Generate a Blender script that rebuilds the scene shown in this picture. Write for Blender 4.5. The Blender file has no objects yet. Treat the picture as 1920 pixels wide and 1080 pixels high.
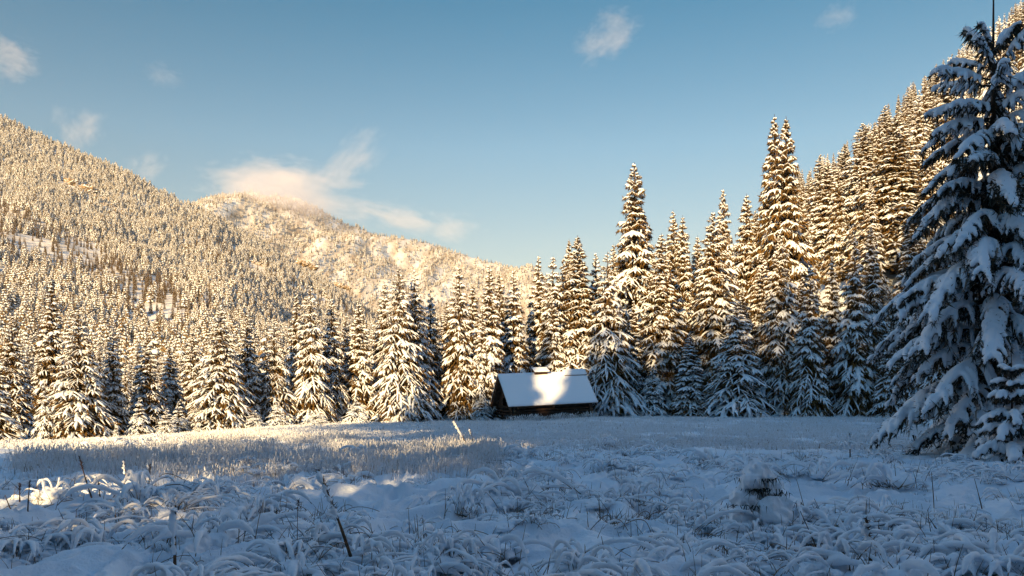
import bpy, math, random
import numpy as np
from math import radians as RAD

# ------------------------------------------------------------------ camera, sky, sun, exposure
SC = bpy.context.scene
COL = SC.collection
CAM_H, FPX = 1.6, 1493.33          # eye height; focal length in photo pixels (28 mm on 36 mm, 1920 px)
cam_data = bpy.data.cameras.new('camera')
cam_data.lens = 28.0; cam_data.sensor_width = 36.0
cam_data.shift_y = 210.0 / 1920.0
cam_data.clip_start = 0.1; cam_data.clip_end = 20000
cam = bpy.data.objects.new('camera', cam_data); COL.objects.link(cam)
cam.location = (0, 0, CAM_H); cam.rotation_euler = (RAD(90), 0, 0)
SC.camera = cam

SUN_AZ, SUN_EL = 20.0, 15.0        # light travels forward and 20 degrees to the right, 15 degrees down
sA, cA = math.sin(RAD(SUN_AZ)), math.cos(RAD(SUN_AZ))
tE = math.tan(RAD(SUN_EL))
world = bpy.data.worlds.new('World'); SC.world = world; world.use_nodes = True
wn, wl = world.node_tree.nodes, world.node_tree.links
wn.clear()
sky = wn.new('ShaderNodeTexSky'); sky.sky_type = 'NISHITA'; sky.sun_disc = False
sky.sun_elevation = RAD(SUN_EL); sky.sun_rotation = RAD(180 + SUN_AZ)
sky.altitude = 1000; sky.air_density = 1.0; sky.dust_density = 0.8; sky.ozone_density = 1.0
bg = wn.new('ShaderNodeBackground'); bg.inputs['Strength'].default_value = 0.088
wo = wn.new('ShaderNodeOutputWorld')
wtc = wn.new('ShaderNodeTexCoord'); wsp = wn.new('ShaderNodeSeparateXYZ'); wrp = wn.new('ShaderNodeValToRGB')
wmx = wn.new('ShaderNodeMix'); wmx.data_type = 'RGBA'; wmx.blend_type = 'MULTIPLY'; wmx.inputs[0].default_value = 1.0
wl.new(wtc.outputs['Generated'], wsp.inputs[0]); wl.new(wsp.outputs[2], wrp.inputs[0])
el_ = wrp.color_ramp.elements                 # clear, slightly green-blue winter air: paler low down, deeper above
el_[0].position = 0.16; el_[0].color = (0.78, 0.66, 0.51, 1)
el_[1].position = 0.30; el_[1].color = (0.58, 0.72, 0.66, 1)
for p_, c_ in ((0.45, (0.17, 0.56, 0.61, 1)), (0.65, (0.62, 1.04, 1.2, 1))):
    e_ = el_.new(p_); e_.color = c_
wl.new(sky.outputs[0], wmx.inputs[6]); wl.new(wrp.outputs[0], wmx.inputs[7])
wl.new(wmx.outputs[2], bg.inputs[0]); wl.new(bg.outputs[0], wo.inputs[0])

sun_data = bpy.data.lights.new('sun', 'SUN'); sun_data.energy = 5.0; sun_data.angle = RAD(0.5)
sun_data.color = (1.0, 0.68, 0.325)
sun = bpy.data.objects.new('sun', sun_data); COL.objects.link(sun)
sun.rotation_euler = (RAD(90 - SUN_EL), 0, RAD(-SUN_AZ))

SC.view_settings.view_transform = 'Standard'; SC.view_settings.look = 'None'
SC.view_settings.gamma = 1.0; SC.view_settings.use_curve_mapping = False
SC.view_settings.exposure = 1.18
SC.render.engine = 'CYCLES'
SC.cycles.max_bounces = 6; SC.cycles.diffuse_bounces = 3; SC.cycles.glossy_bounces = 1
SC.cycles.volume_bounces = 3
SC.cycles.use_denoising = True

rng = np.random.default_rng(7)
random.seed(7)

# ------------------------------------------------------------------ noise
def _hash(ix, iy, seed):
    n = (ix.astype(np.int64) * 374761393 + iy.astype(np.int64) * 668265263 + seed * 974634777) & 0xFFFFFFFF
    n = ((n ^ (n >> 13)) * 1274126177) & 0xFFFFFFFF
    n = n ^ (n >> 16)
    return (n & 0xFFFFFF).astype(np.float64) / 0xFFFFFF
def vnoise(x, y, seed=0):
    x = np.asarray(x, float); y = np.asarray(y, float)
    ix, iy = np.floor(x), np.floor(y)
    fx, fy = x - ix, y - iy
    ux, uy = fx * fx * fx * (fx * (fx * 6 - 15) + 10), fy * fy * fy * (fy * (fy * 6 - 15) + 10)
    a, b = _hash(ix, iy, seed), _hash(ix + 1, iy, seed)
    c, d = _hash(ix, iy + 1, seed), _hash(ix + 1, iy + 1, seed)
    return (a + (b - a) * ux) * (1 - uy) + (c + (d - c) * ux) * uy
def fbm(x, y, oct=4, seed=0, gain=0.5):
    s, a, t = 0, 1.0, 0
    for k in range(oct):
        s = s + a * vnoise(x * 2 ** k + 13.7 * k, y * 2 ** k - 7.1 * k, seed + k); t += a; a *= gain
    return s / t
def sstep(a, b, x):
    t = np.clip((np.asarray(x, float) - a) / (b - a), 0, 1)
    return t * t * (3 - 2 * t)

# ------------------------------------------------------------------ terrain heights
def meadow_h(x, y):                      # large forms of the meadow
    x = np.asarray(x, float); y = np.asarray(y, float)
    z = -0.75 * sstep(10, 27, -x) * sstep(18, 46, y)
    z = z + 0.20 * sstep(-2, 7, x) * sstep(44, 57, y)
    z = z + 0.10 * (fbm(x / 9, y / 9, 2, 5) - 0.5)
    z = z + 0.18 * sstep(5, 12, x) * sstep(25, 8, y)
    return z
def meadow_micro(x, y):                  # snow lying over tussocks
    wx = x + 0.35 * (vnoise(x * 1.3, y * 1.3, 21) - 0.5) * 2
    wy = y + 0.35 * (vnoise(x * 1.3, y * 1.3, 22) - 0.5) * 2
    a = np.abs(vnoise(wx * 1.05, wy * 1.25, 1) * 2 - 1)
    b = np.abs(vnoise(wx * 2.3, wy * 2.6, 2) * 2 - 1)
    c = vnoise(wx * 5.5, wy * 5.5, 3)
    m = 0.30 * (1 - a) ** 1.3 + 0.19 * (1 - b) ** 1.4 * (0.4 + 0.6 * a) + 0.075 * c + 0.028 * vnoise(x * 13, y * 13, 9)
    fade = 1.0 - 0.72 * sstep(16, 32, np.hypot(x, y))
    far = 1.0 - sstep(60, 160, np.hypot(x, y))
    return (m - 0.17) * fade * far * 1.15
def foot_x(y):
    return 18.0 + 22.0 * sstep(92, 58, y) + 26 * sstep(50, 10, y) - 2.0 * sstep(90, 170, y) + 0.34 * np.clip(y - 185, 0, 900)
def hillside_h(x, y):
    d = x - foot_x(y)
    n = 7.0 * (fbm(x / 45, y / 45, 3, 31) - 0.5) * sstep(5, 40, d)
    z = 0.86 * (np.sqrt(d * d + 36) + d) * 0.5 - 2.6 + n
    z = np.where(z > 170, 170 + (z - 170) * 0.35, z)
    return z - 6.0 * sstep(62, 48, y)
def spur_h(x, y):                        # near wooded slope on the left
    y_r = 900.0
    px = np.array([-3000, -1400, -579, -370, -300, -241, -190, -144, -60, 60, 300, 2000.])
    pz = np.array([520, 470, 326, 226, 190, 152, 122, 92, 45, 4, -25, -40.])
    zr = np.interp(x, px, pz)
    t = (y - 150) / (y_r - 150)
    sl = np.where(t < 1, t, 1 - 0.9 * (t - 1))
    g = (fbm(x / 120 + y / 300, y / 420, 3, 41) - 0.5) * 46 + (fbm(x / 35, y / 60, 2, 44) - 0.5) * 10
    z = zr * np.clip(sl, -1, 1) + g * sstep(0.05, 0.4, t) * np.clip(zr / 120, 0, 1) * (1 - 0.75 * sstep(.8, 1.0, t))
    return z - 4.0
def peak_h(x, y):                        # farther mountain with cloud on it
    y_r = 2200.0
    px = np.array([-4000, -2000, -1300, -907, -825, -707, -500, -383, -280, -162, -44, 37, 200, 500, 900, 4000.])
    pz = np.array([500, 520, 540, 545, 578, 585, 512, 484, 458, 430, 392, 358, 240, 90, 20, -20.])
    zr = np.interp(x, px, pz)
    t = (y - 950) / (y_r - 950)
    sl = np.where(t < 1, t, 1 - 0.8 * (t - 1))
    g = (fbm(x / 230 - y / 900, y / 800, 4, 51) - 0.5) * 190 + (np.abs(fbm(x / 70, y / 190, 3, 54) - 0.5) * 2) * 34 - 6
    z = zr * np.clip(sl, -1, 1) + g * sstep(0.03, 0.3, t) * np.clip(zr / 200, 0, 1) * (1 - 0.62 * sstep(.82, 1.0, t))
    return z - 6.0
def H(x, y):
    return np.maximum(meadow_h(x, y), hillside_h(x, y))

# ------------------------------------------------------------------ mesh helpers
def make_mesh(name, verts, faces, mats, fmat=None, smooth=True):
    """faces: list of int arrays (n,3) or (n,4)."""
    me = bpy.data.meshes.new(name)
    verts = np.asarray(verts, np.float32)
    faces = [np.asarray(f, np.int32) for f in faces if len(f)]
    nl = sum(f.size for f in faces); nf = sum(len(f) for f in faces)
    me.vertices.add(len(verts)); me.vertices.foreach_set('co', verts.ravel())
    me.loops.add(nl); me.loops.foreach_set('vertex_index', np.concatenate([f.ravel() for f in faces]))
    me.polygons.add(nf)
    tot = np.concatenate([np.full(len(f), f.shape[1], np.int32) for f in faces])
    start = np.concatenate([[0], np.cumsum(tot)[:-1]]).astype(np.int32)
    me.polygons.foreach_set('loop_start', start); me.polygons.foreach_set('loop_total', tot)
    for m in mats: me.materials.append(m)
    if fmat is not None:
        me.polygons.foreach_set('material_index', np.asarray(fmat, np.int32))
    me.polygons.foreach_set('use_smooth', np.full(nf, smooth, bool))
    me.update(calc_edges=True)
    return me
class Geo:                                # collects vertices and faces with a material slot each
    def __init__(s): s.v, s.f, s.m, s.n = [], [], [], 0
    def add(s, v, f, m=0):
        v = np.asarray(v, float).reshape(-1, 3); f = np.asarray(f, int)
        if len(f) == 0: return
        s.v.append(v); s.f.append(f + s.n); s.m.append(np.full(len(f), m)); s.n += len(v)
    def mesh(s, name, mats, smooth=True):
        return make_mesh(name, np.concatenate(s.v), s.f, mats, np.concatenate(s.m), smooth)
    def box(s, c, d, m=0, rot=None):
        v = np.array([[i, j, k] for i in (-.5, .5) for j in (-.5, .5) for k in (-.5, .5)]) * np.array(d)
        if rot is not None: v = v @ np.array(rot).T
        s.add(v + np.array(c), [[0, 1, 3, 2], [4, 6, 7, 5], [0, 4, 5, 1], [2, 3, 7, 6], [0, 2, 6, 4], [1, 5, 7, 3]], m)
def norm(a): return a / np.maximum(np.linalg.norm(a, axis=-1, keepdims=True), 1e-9)
def tubes(P, R, sides=6, flat=1.0, jit=0.0):
    """P (N,k,3) polylines, R (N,k) radii -> verts, quads (vectorised)."""
    N, k, _ = P.shape
    T = norm(np.gradient(P, axis=1))
    up = np.zeros_like(T); up[..., 2] = 1.0
    vert = np.abs(T[..., 2:3]) > 0.95
    up = np.where(vert, np.array([1.0, 0.1, 0.0]), up)
    S = norm(np.cross(T, up)); U = np.cross(S, T)
    a = np.linspace(0, 2 * np.pi, sides, endpoint=False)
    rr = R[:, :, None, None]
    if jit: rr = rr * (1 + jit * (rng.random((N, k, sides, 1)) - 0.5) * 2)
    V = P[:, :, None, :] + rr * (np.cos(a)[None, None, :, None] * S[:, :, None, :] + flat * np.sin(a)[None, None, :, None] * U[:, :, None, :])
    idx = np.arange(N * k * sides).reshape(N, k, sides)
    q = np.stack([idx[:, :-1], np.roll(idx, -1, 2)[:, :-1], np.roll(idx, -1, 2)[:, 1:], idx[:, 1:]], -1)
    return V.reshape(-1, 3), q.reshape(-1, 4)
def shards(B, D, Wd):
    """thin triangles: base points B, tip offset D, width Wd (N,)."""
    side = norm(np.cross(D, rng.normal(size=D.shape))) * Wd[:, None] * 0.5
    V = np.stack([B - side, B + side, B + D], 1)
    return V.reshape(-1, 3), np.arange(len(B) * 3).reshape(-1, 3)
def obj(name, me, parent=None, loc=None):
    o = bpy.data.objects.new(name, me); COL.objects.link(o)
    if parent is not None: o.parent = parent
    if loc is not None: o.location = loc
    return o
def tag(o, label=None, cat=None, group=None, kind=None):
    if label: o['label'] = label
    if cat: o['category'] = cat
    if group: o['group'] = group
    if kind: o['kind'] = kind
    return o
def thing(name, label, cat, loc, rz=0.0, group=None):
    o = bpy.data.objects.new(name, None); COL.objects.link(o)
    o.empty_display_size = 0.3
    o.location = loc; o.rotation_euler = (0, 0, rz)
    return tag(o, label, cat, group)
def grid_mesh(name, xs, ys, hf, mat):
    X, Y = np.meshgrid(xs, ys)
    Z = hf(X, Y)
    nx, ny = len(xs), len(ys)
    idx = np.arange(nx * ny).reshape(ny, nx)
    q = np.stack([idx[:-1, :-1], idx[:-1, 1:], idx[1:, 1:], idx[1:, :-1]], -1).reshape(-1, 4)
    return make_mesh(name, np.stack([X, Y, Z], -1).reshape(-1, 3), [q], [mat])

# ------------------------------------------------------------------ materials
def mat(name, color, rough=0.8, spec=0.2, bump=0.0, bscale=30.0, var=None, vscale=5.0, bdist=0.02, sss=0.0):
    m = bpy.data.materials.new(name); m.use_nodes = True
    n, l = m.node_tree.nodes, m.node_tree.links
    b = n['Principled BSDF']
    b.inputs['Base Color'].default_value = (*color, 1)
    b.inputs['Roughness'].default_value = rough
    b.inputs['Specular IOR Level'].default_value = spec
    if sss:
        b.inputs['Subsurface Weight'].default_value = sss
        b.inputs['Subsurface Radius'].default_value = (0.03, 0.04, 0.06); b.inputs['Subsurface Scale'].default_value = 1.0
    tc = n.new('ShaderNodeTexCoord')
    if var is not None:
        t = n.new('ShaderNodeTexNoise'); t.inputs['Scale'].default_value = vscale; t.inputs['Detail'].default_value = 4
        mx = n.new('ShaderNodeMix'); mx.data_type = 'RGBA'
        mx.inputs[6].default_value = (*color, 1); mx.inputs[7].default_value = (*var, 1)
        rp = n.new('ShaderNodeMapRange'); rp.inputs[1].default_value = 0.35; rp.inputs[2].default_value = 0.65
        l.new(tc.outputs['Object'], t.inputs['Vector']); l.new(t.outputs['Fac'], rp.inputs[0])
        l.new(rp.outputs[0], mx.inputs[0]); l.new(mx.outputs[2], b.inputs['Base Color'])
    if bump:
        t2 = n.new('ShaderNodeTexNoise'); t2.inputs['Scale'].default_value = bscale; t2.inputs['Detail'].default_value = 5
        bp = n.new('ShaderNodeBump'); bp.inputs['Strength'].default_value = bump; bp.inputs['Distance'].default_value = bdist
        l.new(tc.outputs['Object'], t2.inputs['Vector']); l.new(t2.outputs['Fac'], bp.inputs['Height'])
        l.new(bp.outputs[0], b.inputs['Normal'])
    return m
M_GROUND = mat('meadow_snow', (0.78, 0.85, 0.93), 0.6, 0.25, 0.5, 34, (0.74, 0.82, 0.91), 2.5, 0.03)
M_SNOW = mat('branch_snow', (0.80, 0.85, 0.91), 0.6, 0.2, 0.35, 14, None, 5, 0.05)
M_NEEDLE = mat('spruce_needles', (0.092, 0.058, 0.018), 0.8, 0.1, 0, 1, (0.140, 0.080, 0.024), 1.2)
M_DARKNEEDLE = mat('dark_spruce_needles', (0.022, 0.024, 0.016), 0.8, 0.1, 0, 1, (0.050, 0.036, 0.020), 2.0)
M_RIME = mat('rimed_needles', (0.25, 0.215, 0.18), 0.85, 0.1, 0, 1, (0.15, 0.12, 0.09), 1.5)
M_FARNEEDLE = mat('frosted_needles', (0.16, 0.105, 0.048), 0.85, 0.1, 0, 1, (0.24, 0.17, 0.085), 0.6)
M_BARK = mat('spruce_bark', (0.085, 0.055, 0.035), 0.9, 0.1, 0.6, 25, (0.04, 0.028, 0.02), 9, 0.03)
M_STRAW = mat('dry_straw', (0.20, 0.135, 0.075), 0.8, 0.15, 0, 1, (0.10, 0.065, 0.038), 3)
M_STALK = mat('dead_stalk', (0.085, 0.05, 0.03), 0.85, 0.1, 0.4, 60, (0.15, 0.09, 0.05), 12)
M_FROST = mat('frosted_straw', (0.76, 0.81, 0.88), 0.7, 0.2, 0, 1, (0.62, 0.62, 0.62), 4)
M_LOG = mat('weathered_logs', (0.036, 0.024, 0.018), 0.85, 0.15, 0.6, 18, (0.07, 0.042, 0.027), 4, 0.03)
M_PLANK = mat('roof_planks', (0.075, 0.045, 0.03), 0.85, 0.15, 0.5, 16, (0.13, 0.075, 0.045), 3, 0.02)
M_ROCK = mat('cliff_rock', (0.34, 0.28, 0.21), 0.9, 0.1, 0.8, 0.15, (0.22, 0.18, 0.14), 0.08, 2.0)
M_MOUNT = mat('mountain_snow', (0.82, 0.82, 0.82), 0.8, 0.1, 0.6, 0.12, (0.66, 0.62, 0.57), 0.035, 3.0)

M_PEAK = mat('peak_snow', (0.80, 0.80, 0.80), 0.8, 0.1, 0.8, 0.08, (0.40, 0.33, 0.26), 0.02, 5.0)
for nd in M_PEAK.node_tree.nodes:                    # rock shows in streaks that run down the slope
    if nd.bl_idname == 'ShaderNodeTexNoise' and abs(nd.inputs['Scale'].default_value - .02) < 1e-4:
        mpn = M_PEAK.node_tree.nodes.new('ShaderNodeMapping'); mpn.inputs['Scale'].default_value = (2.2, .35, .6)
        lk = nd.inputs['Vector'].links[0]; M_PEAK.node_tree.links.new(lk.from_socket, mpn.inputs[0]); M_PEAK.node_tree.links.new(mpn.outputs[0], nd.inputs['Vector'])
# ------------------------------------------------------------------ setting: meadow, hillside, mountains
def axis_growth(a0, d0, g, end):
    out, x = [], a0
    while x < end:
        out.append(x); x += max(d0, g * abs(x))
    out.append(end); return np.array(out)
ys = np.concatenate([-axis_growth(4.0, 0.6, 0.25, 400)[::-1], np.arange(-3.5, 3.9, 0.25),
                     axis_growth(4.0, 0.02, 0.0052, 34), axis_growth(34.2, 0.2, 0.022, 6000)])
xp = np.concatenate([np.arange(0.0, 4.0, 0.035), axis_growth(4.0, 0.035, 0.009, 24), axis_growth(24.25, 0.25, 0.035, 6000)])
xs = np.concatenate([-xp[:0:-1], xp])
tag(obj('ground', grid_mesh('ground', xs, ys, lambda x, y: meadow_h(x, y) + meadow_micro(x, y) - 0.03 * np.clip(y - 90, 0, 400) * 0.2, M_GROUND)), kind='structure')
tag(obj('hillside', grid_mesh('hillside', np.arange(8, 620, 3.0), np.concatenate([np.arange(-60, 420, 4.0), np.arange(420, 1400, 14.0)]), hillside_h, M_GROUND)), kind='structure')
tag(obj('mountain', grid_mesh('mountain_spur', np.arange(-1500, 420, 8.0), np.arange(140, 1500, 8.0), spur_h, M_MOUNT)), kind='structure')
tag(obj('mountain', grid_mesh('mountain_peak', np.arange(-2600, 1600, 11.0), np.arange(940, 3000, 11.0), peak_h, M_PEAK)), kind='structure')

# unseen rise added behind the viewer to block low sky and shade the hillside
M_BACK = mat('shade_hill_cover', (0.30, 0.31, 0.33), 0.9, 0.1, 0, 1, (0.10, 0.09, 0.08), 0.08)
ph_ = np.radians(np.linspace(62, 292, 140)); rr_ = np.linspace(95, 330, 40)
PH, RR = np.meshgrid(ph_, rr_)
el = np.interp(np.degrees(PH), [62, 90, 120, 150, 180, 191, 196, 200, 204, 213, 224, 250, 292], [20, 26, 28, 28, 28, 27, 24.5, 18, 11.5, 11.0, 14, 15, 13])
ZZ = np.tan(np.radians(el)) * 300 * sstep(95, 300, RR) + 12 * (fbm(np.degrees(PH) / 5, RR / 40, 3, 71) - .5) * sstep(110, 200, RR) - 4
idx = np.arange(PH.size).reshape(PH.shape)
tag(obj('shade_hill', make_mesh('shade_hill', np.stack([np.sin(PH) * RR, np.cos(PH) * RR, ZZ], -1).reshape(-1, 3),
    [np.stack([idx[:-1, :-1], idx[1:, :-1], idx[1:, 1:], idx[:-1, 1:]], -1).reshape(-1, 4)], [M_BACK])), kind='structure')

# ------------------------------------------------------------------ snow-laden spruces
def spruce_geo(seed, Ht=10.0, Rd=1.7, nwh=21, nb=7, pairs=3, bare=0.0, snow=1.0, sides=6, needles=1.0, lean=0.0, rag=0.2, stem=0.018):
    """returns trunk, needles and snow Geo of one spruce standing at the origin."""
    global rng
    keep, rng = rng, np.random.default_rng(seed)
    z_lo = Ht * max(bare, 0.02)
    zz, tt, ph = [], [], []
    for i in range(nwh):
        q = (i + 0.5) / nwh                       # 0 top .. 1 bottom
        z = Ht * 0.985 - (Ht * 0.985 - z_lo) * q ** 1.12
        n = max(3, int(round(nb * (0.55 + 0.55 * q))))
        p0 = rng.random() * 6.28
        for k in range(n):
            zz.append(z + rng.normal() * Ht / nwh * 0.28); tt.append(q); ph.append(p0 + 6.283 * (k + rng.normal() * 0.16) / n)
    zz, tt, ph = map(np.array, (zz, tt, ph))
    N = len(zz)
    lob = 1 + rag * np.sin(ph * 2 + rng.random() * 6) * 0.5
    L = Rd * (0.035 + 0.985 * tt ** 0.88) * (0.80 + 0.34 * rng.random(N)) * lob * (1 - 0.16 * sstep(.86, 1.0, tt))
    L = L * (0.78 + 0.44 * vnoise(zz * 0.9 + seed * 7.3, ph * 0.8, seed)) 
    drop = rng.random(N) < 0.06; L = np.where(drop, L * 0.55, L)
    a = np.tan(np.radians(42 - 50 * tt ** 0.6 + rng.normal(size=N) * 6))
    dr = 0.18 + 0.34 * tt + rng.normal(size=N) * 0.06
    dirs = np.stack([np.cos(ph), np.sin(ph), np.zeros(N)], -1)
    def axis_pt(s):                               # s (N,m)
        r = L[:, None] * s
        z = zz[:, None] + L[:, None] * (a[:, None] * s - dr[:, None] * s * s * 1.5)
        z = np.maximum(z, 0.06)
        p = dirs[:, None, :] * r[..., None]; p[..., 2] = z; return p
    trunk, crown, snowg = Geo(), Geo(), Geo()
    tz = np.linspace(-0.25, Ht, 9)
    TP = np.stack([0.02 * Ht * lean * (tz / Ht) ** 2 + 0.0 * tz, 0 * tz, tz], -1)[None]
    trunk.add(*tubes(TP, (stem * Ht * (1 - tz / Ht * 0.96))[None], 7))
    # branch wood
    sg = np.linspace(0, 1, 5)[None].repeat(N, 0)
    crown.add(*tubes(axis_pt(sg), 0.012 * (L / Rd)[:, None] * Ht / 5 * np.linspace(1, .3, 5)[None] * 0.6, 3))
    # snow along the branch axis
    k = 7
    s = np.linspace(0.22, 1.04, k)[None].repeat(N, 0)
    P = axis_pt(s)
    r0 = snow * 0.115 * (Ht / 10) * (0.34 + 0.74 * tt) * (0.60 + 0.6 * rng.random(N)) * (0.45 + 1.0 * vnoise(zz * 1.1, ph * 1.1 + seed, seed + 5))
    prof = np.array([.25, .75, 1, 1.08, 1.05, .8, .06])[None]
    Rr = r0[:, None] * prof * (0.75 + 0.5 * rng.random((N, k)))
    P[..., 2] += Rr * 0.55
    snowg.add(*tubes(P, Rr, sides, 0.72, 0.16))
    BP, BD, BL = [], [], []
    ns = int(16 * needles)
    s = rng.random((N, ns)) * 0.95 + 0.08
    b = axis_pt(s).reshape(-1, 3); BP.append(b)
    d = dirs[:, None, :].repeat(ns, 1).reshape(-1, 3) * 0.45 + rng.normal(size=(N * ns, 3)) * 0.45; d[:, 2] -= 0.75
    BD.append(d); BL.append((0.24 + 0.2 * rng.random(N * ns)) * (Ht / 10) * (0.14 + 0.96 * tt.repeat(ns) ** .7))
    for j in range(pairs):
        sj = 0.30 + 0.60 * (j + 0.5) / pairs
        for sd in (-1, 1):
            sv = sj + rng.normal(size=N) * 0.05
            base = axis_pt(sv[:, None])[:, 0]
            az = ph + sd * np.radians(58 + rng.normal(size=N) * 12 - 14 * sj)
            tl = L * (0.50 * (1 - sj) + 0.15) * (0.75 + 0.5 * rng.random(N))
            td = np.stack([np.cos(az), np.sin(az), 0 * az], -1)
            kk = 5
            u = np.linspace(0, 1.05, kk)
            Q = base[:, None, :] + td[:, None, :] * (tl[:, None] * u)[..., None]
            Q[..., 2] -= tl[:, None] * ((0.18 + 0.25 * tt)[:, None] * u + 0.38 * u * u)
            Q[..., 2] = np.maximum(Q[..., 2], 0.05)
            rt = r0 * (0.52 + 0.3 * rng.random(N)) * (rng.random(N) > 0.08)
            Rt = rt[:, None] * np.array([.6, 1, 1.05, .85, .05])[None] * (0.75 + 0.5 * rng.random((N, kk)))
            Q2 = Q.copy(); Q2[..., 2] += Rt * 0.55
            snowg.add(*tubes(Q2, Rt, max(4, sides - 1), 0.75, 0.14))
            n2 = max(1, int(6 * needles))
            uu = rng.random((N, n2))
            bb = base[:, None, :] + td[:, None, :] * (tl[:, None] * uu)[..., None]
            bb[..., 2] -= tl[:, None] * ((0.18 + 0.25 * tt)[:, None] * uu + 0.38 * uu * uu)
            BP.append(bb.reshape(-1, 3))
            d = td[:, None, :].repeat(n2, 1).reshape(-1, 3) * 0.4 + rng.normal(size=(N * n2, 3)) * 0.4; d[:, 2] -= 0.8
            BD.append(d); BL.append((0.20 + 0.2 * rng.random(N * n2)) * (Ht / 10) * (0.14 + 0.96 * tt.repeat(n2) ** .7))
    # inner hanging twigs so that the crown is not hollow
    nc = int(1500 * needles)
    q = rng.random(nc) ** 0.7
    pz = Ht * 0.95 - (Ht * 0.95 - z_lo) * q
    pr = Rd * (0.02 + 0.83 * q ** 0.95) * np.sqrt(rng.random(nc)) * 0.72
    pa = rng.random(nc) * 6.283
    BP.append(np.stack([pr * np.cos(pa), pr * np.sin(pa), pz], -1))
    d = np.stack([np.cos(pa), np.sin(pa), -1.3 + 0 * pa], -1) + rng.normal(size=(nc, 3)) * 0.4
    BD.append(d); BL.append((0.35 + 0.35 * rng.random(nc)) * (Ht / 10) * (0.08 + 1.05 * q))
    B, D, Ln = np.concatenate(BP), norm(np.concatenate(BD)), np.concatenate(BL)
    tip = B + D * Ln[:, None]; tip[:, 2] = np.maximum(tip[:, 2], 0.0)
    fz = rng.random(len(B)) < 0.11
    crown.add(*shards(B[~fz], (tip - B)[~fz], (Ln * 0.34)[~fz]))
    crown.add(*shards(B[fz], (tip - B)[fz] * .8, (Ln * 0.26)[fz]), 1)
    # leader
    lp = np.array([[[0.0, 0, Ht * f] for f in (0.93, 0.955, 0.975, 0.995)]])
    crown.add(*tubes(lp, np.array([[.022, .02, .015, .006]]) * Ht / 10, 5))
    if lean:
        for g in (crown, snowg):
            for v in g.v: v[:, 0] += 0.02 * Ht * lean * np.clip(v[:, 2] / Ht, 0, 1) ** 2
    rng = keep
    return trunk, crown, snowg
def spruce_meshes(seed, needle=None, **kw):
    t, c, s = spruce_geo(seed, **kw)
    return (t.mesh('trunk', [M_BARK]), c.mesh('crown', [needle or M_NEEDLE, M_RIME], False), s.mesh('snow_cover', [M_SNOW]))
VAR = {}
def variant(k):
    if k not in VAR:
        spec = {
            'broad0': dict(seed=11, Rd=2.1, nwh=24, nb=9), 'broad1': dict(seed=12, Rd=2.2, nwh=22, nb=9, rag=0.35), 'broad2': dict(seed=18, Rd=2.0, nwh=26, nb=9, rag=.3),
            'mid0': dict(seed=13, Rd=1.6, nwh=27, nb=8), 'mid1': dict(seed=14, Rd=1.65, nwh=25, nb=8, lean=0.4, rag=.35), 'mid2': dict(seed=15, Rd=1.5, nwh=28, nb=8, rag=0.45),
            'slim0': dict(seed=16, Rd=1.15, nwh=33, nb=7, pairs=3), 'slim1': dict(seed=17, Rd=1.1, nwh=36, nb=7, pairs=3, rag=0.4, snow=.85), 'slim2': dict(seed=19, Rd=1.2, nwh=34, nb=7, pairs=3, rag=0.5, snow=.8, lean=-.3),
            'tall0': dict(seed=31, Rd=1.5, nwh=44, nb=9, pairs=3, snow=.74, needles=.9, rag=.3), 'tall1': dict(seed=32, Rd=1.35, nwh=48, nb=8, pairs=3, snow=.70, needles=.9, rag=.45), 'tall2': dict(seed=33, Rd=1.6, nwh=40, nb=9, pairs=3, snow=.76, needles=.9, rag=.35, lean=.25),
            'sparse0': dict(seed=34, Rd=1.5, nwh=30, nb=8, pairs=3, snow=.70, rag=.35), 'sparse1': dict(seed=35, Rd=1.7, nwh=28, nb=8, pairs=3, snow=.64, rag=.5), 'sparse2': dict(seed=36, Rd=1.3, nwh=34, nb=7, pairs=3, snow=.70, rag=.4, lean=.3),
            'small0': dict(seed=21, Rd=3.2, nwh=11, nb=8, pairs=3, snow=1.9, needles=.8), 'small1': dict(seed=25, Rd=2.8, nwh=13, nb=8, pairs=3, snow=1.6, needles=.8),
            'small2': dict(seed=23, Rd=4.6, nwh=9, nb=10, pairs=4, snow=2.1, needles=.7),
        }[k]
        VAR[k] = (spruce_meshes(**spec), spec['Rd'])
    return VAR[k]
def plant_spruce(x, y, ht, hw, kind, label, group=None, rz=None, zb=None):
    if ht > 14.5: hw *= 1.22
    if ht > 14.5: kind = 'tall%d' % (int(abs(x) * 10) % 3)
    (tm, cm, sm), rd = variant(kind)
    z = float(H(x, y)) if zb is None else zb
    t = thing('spruce_tree', label, 'tree', (x, y, z - 0.05), random.random() * 6.28 if rz is None else rz, group)
    t.scale = (hw / rd, hw / rd, ht / 10.0)
    obj('trunk', tm, t)
    c = obj('crown', cm, t)
    obj('snow_cover', sm, c)
    return t

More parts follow.
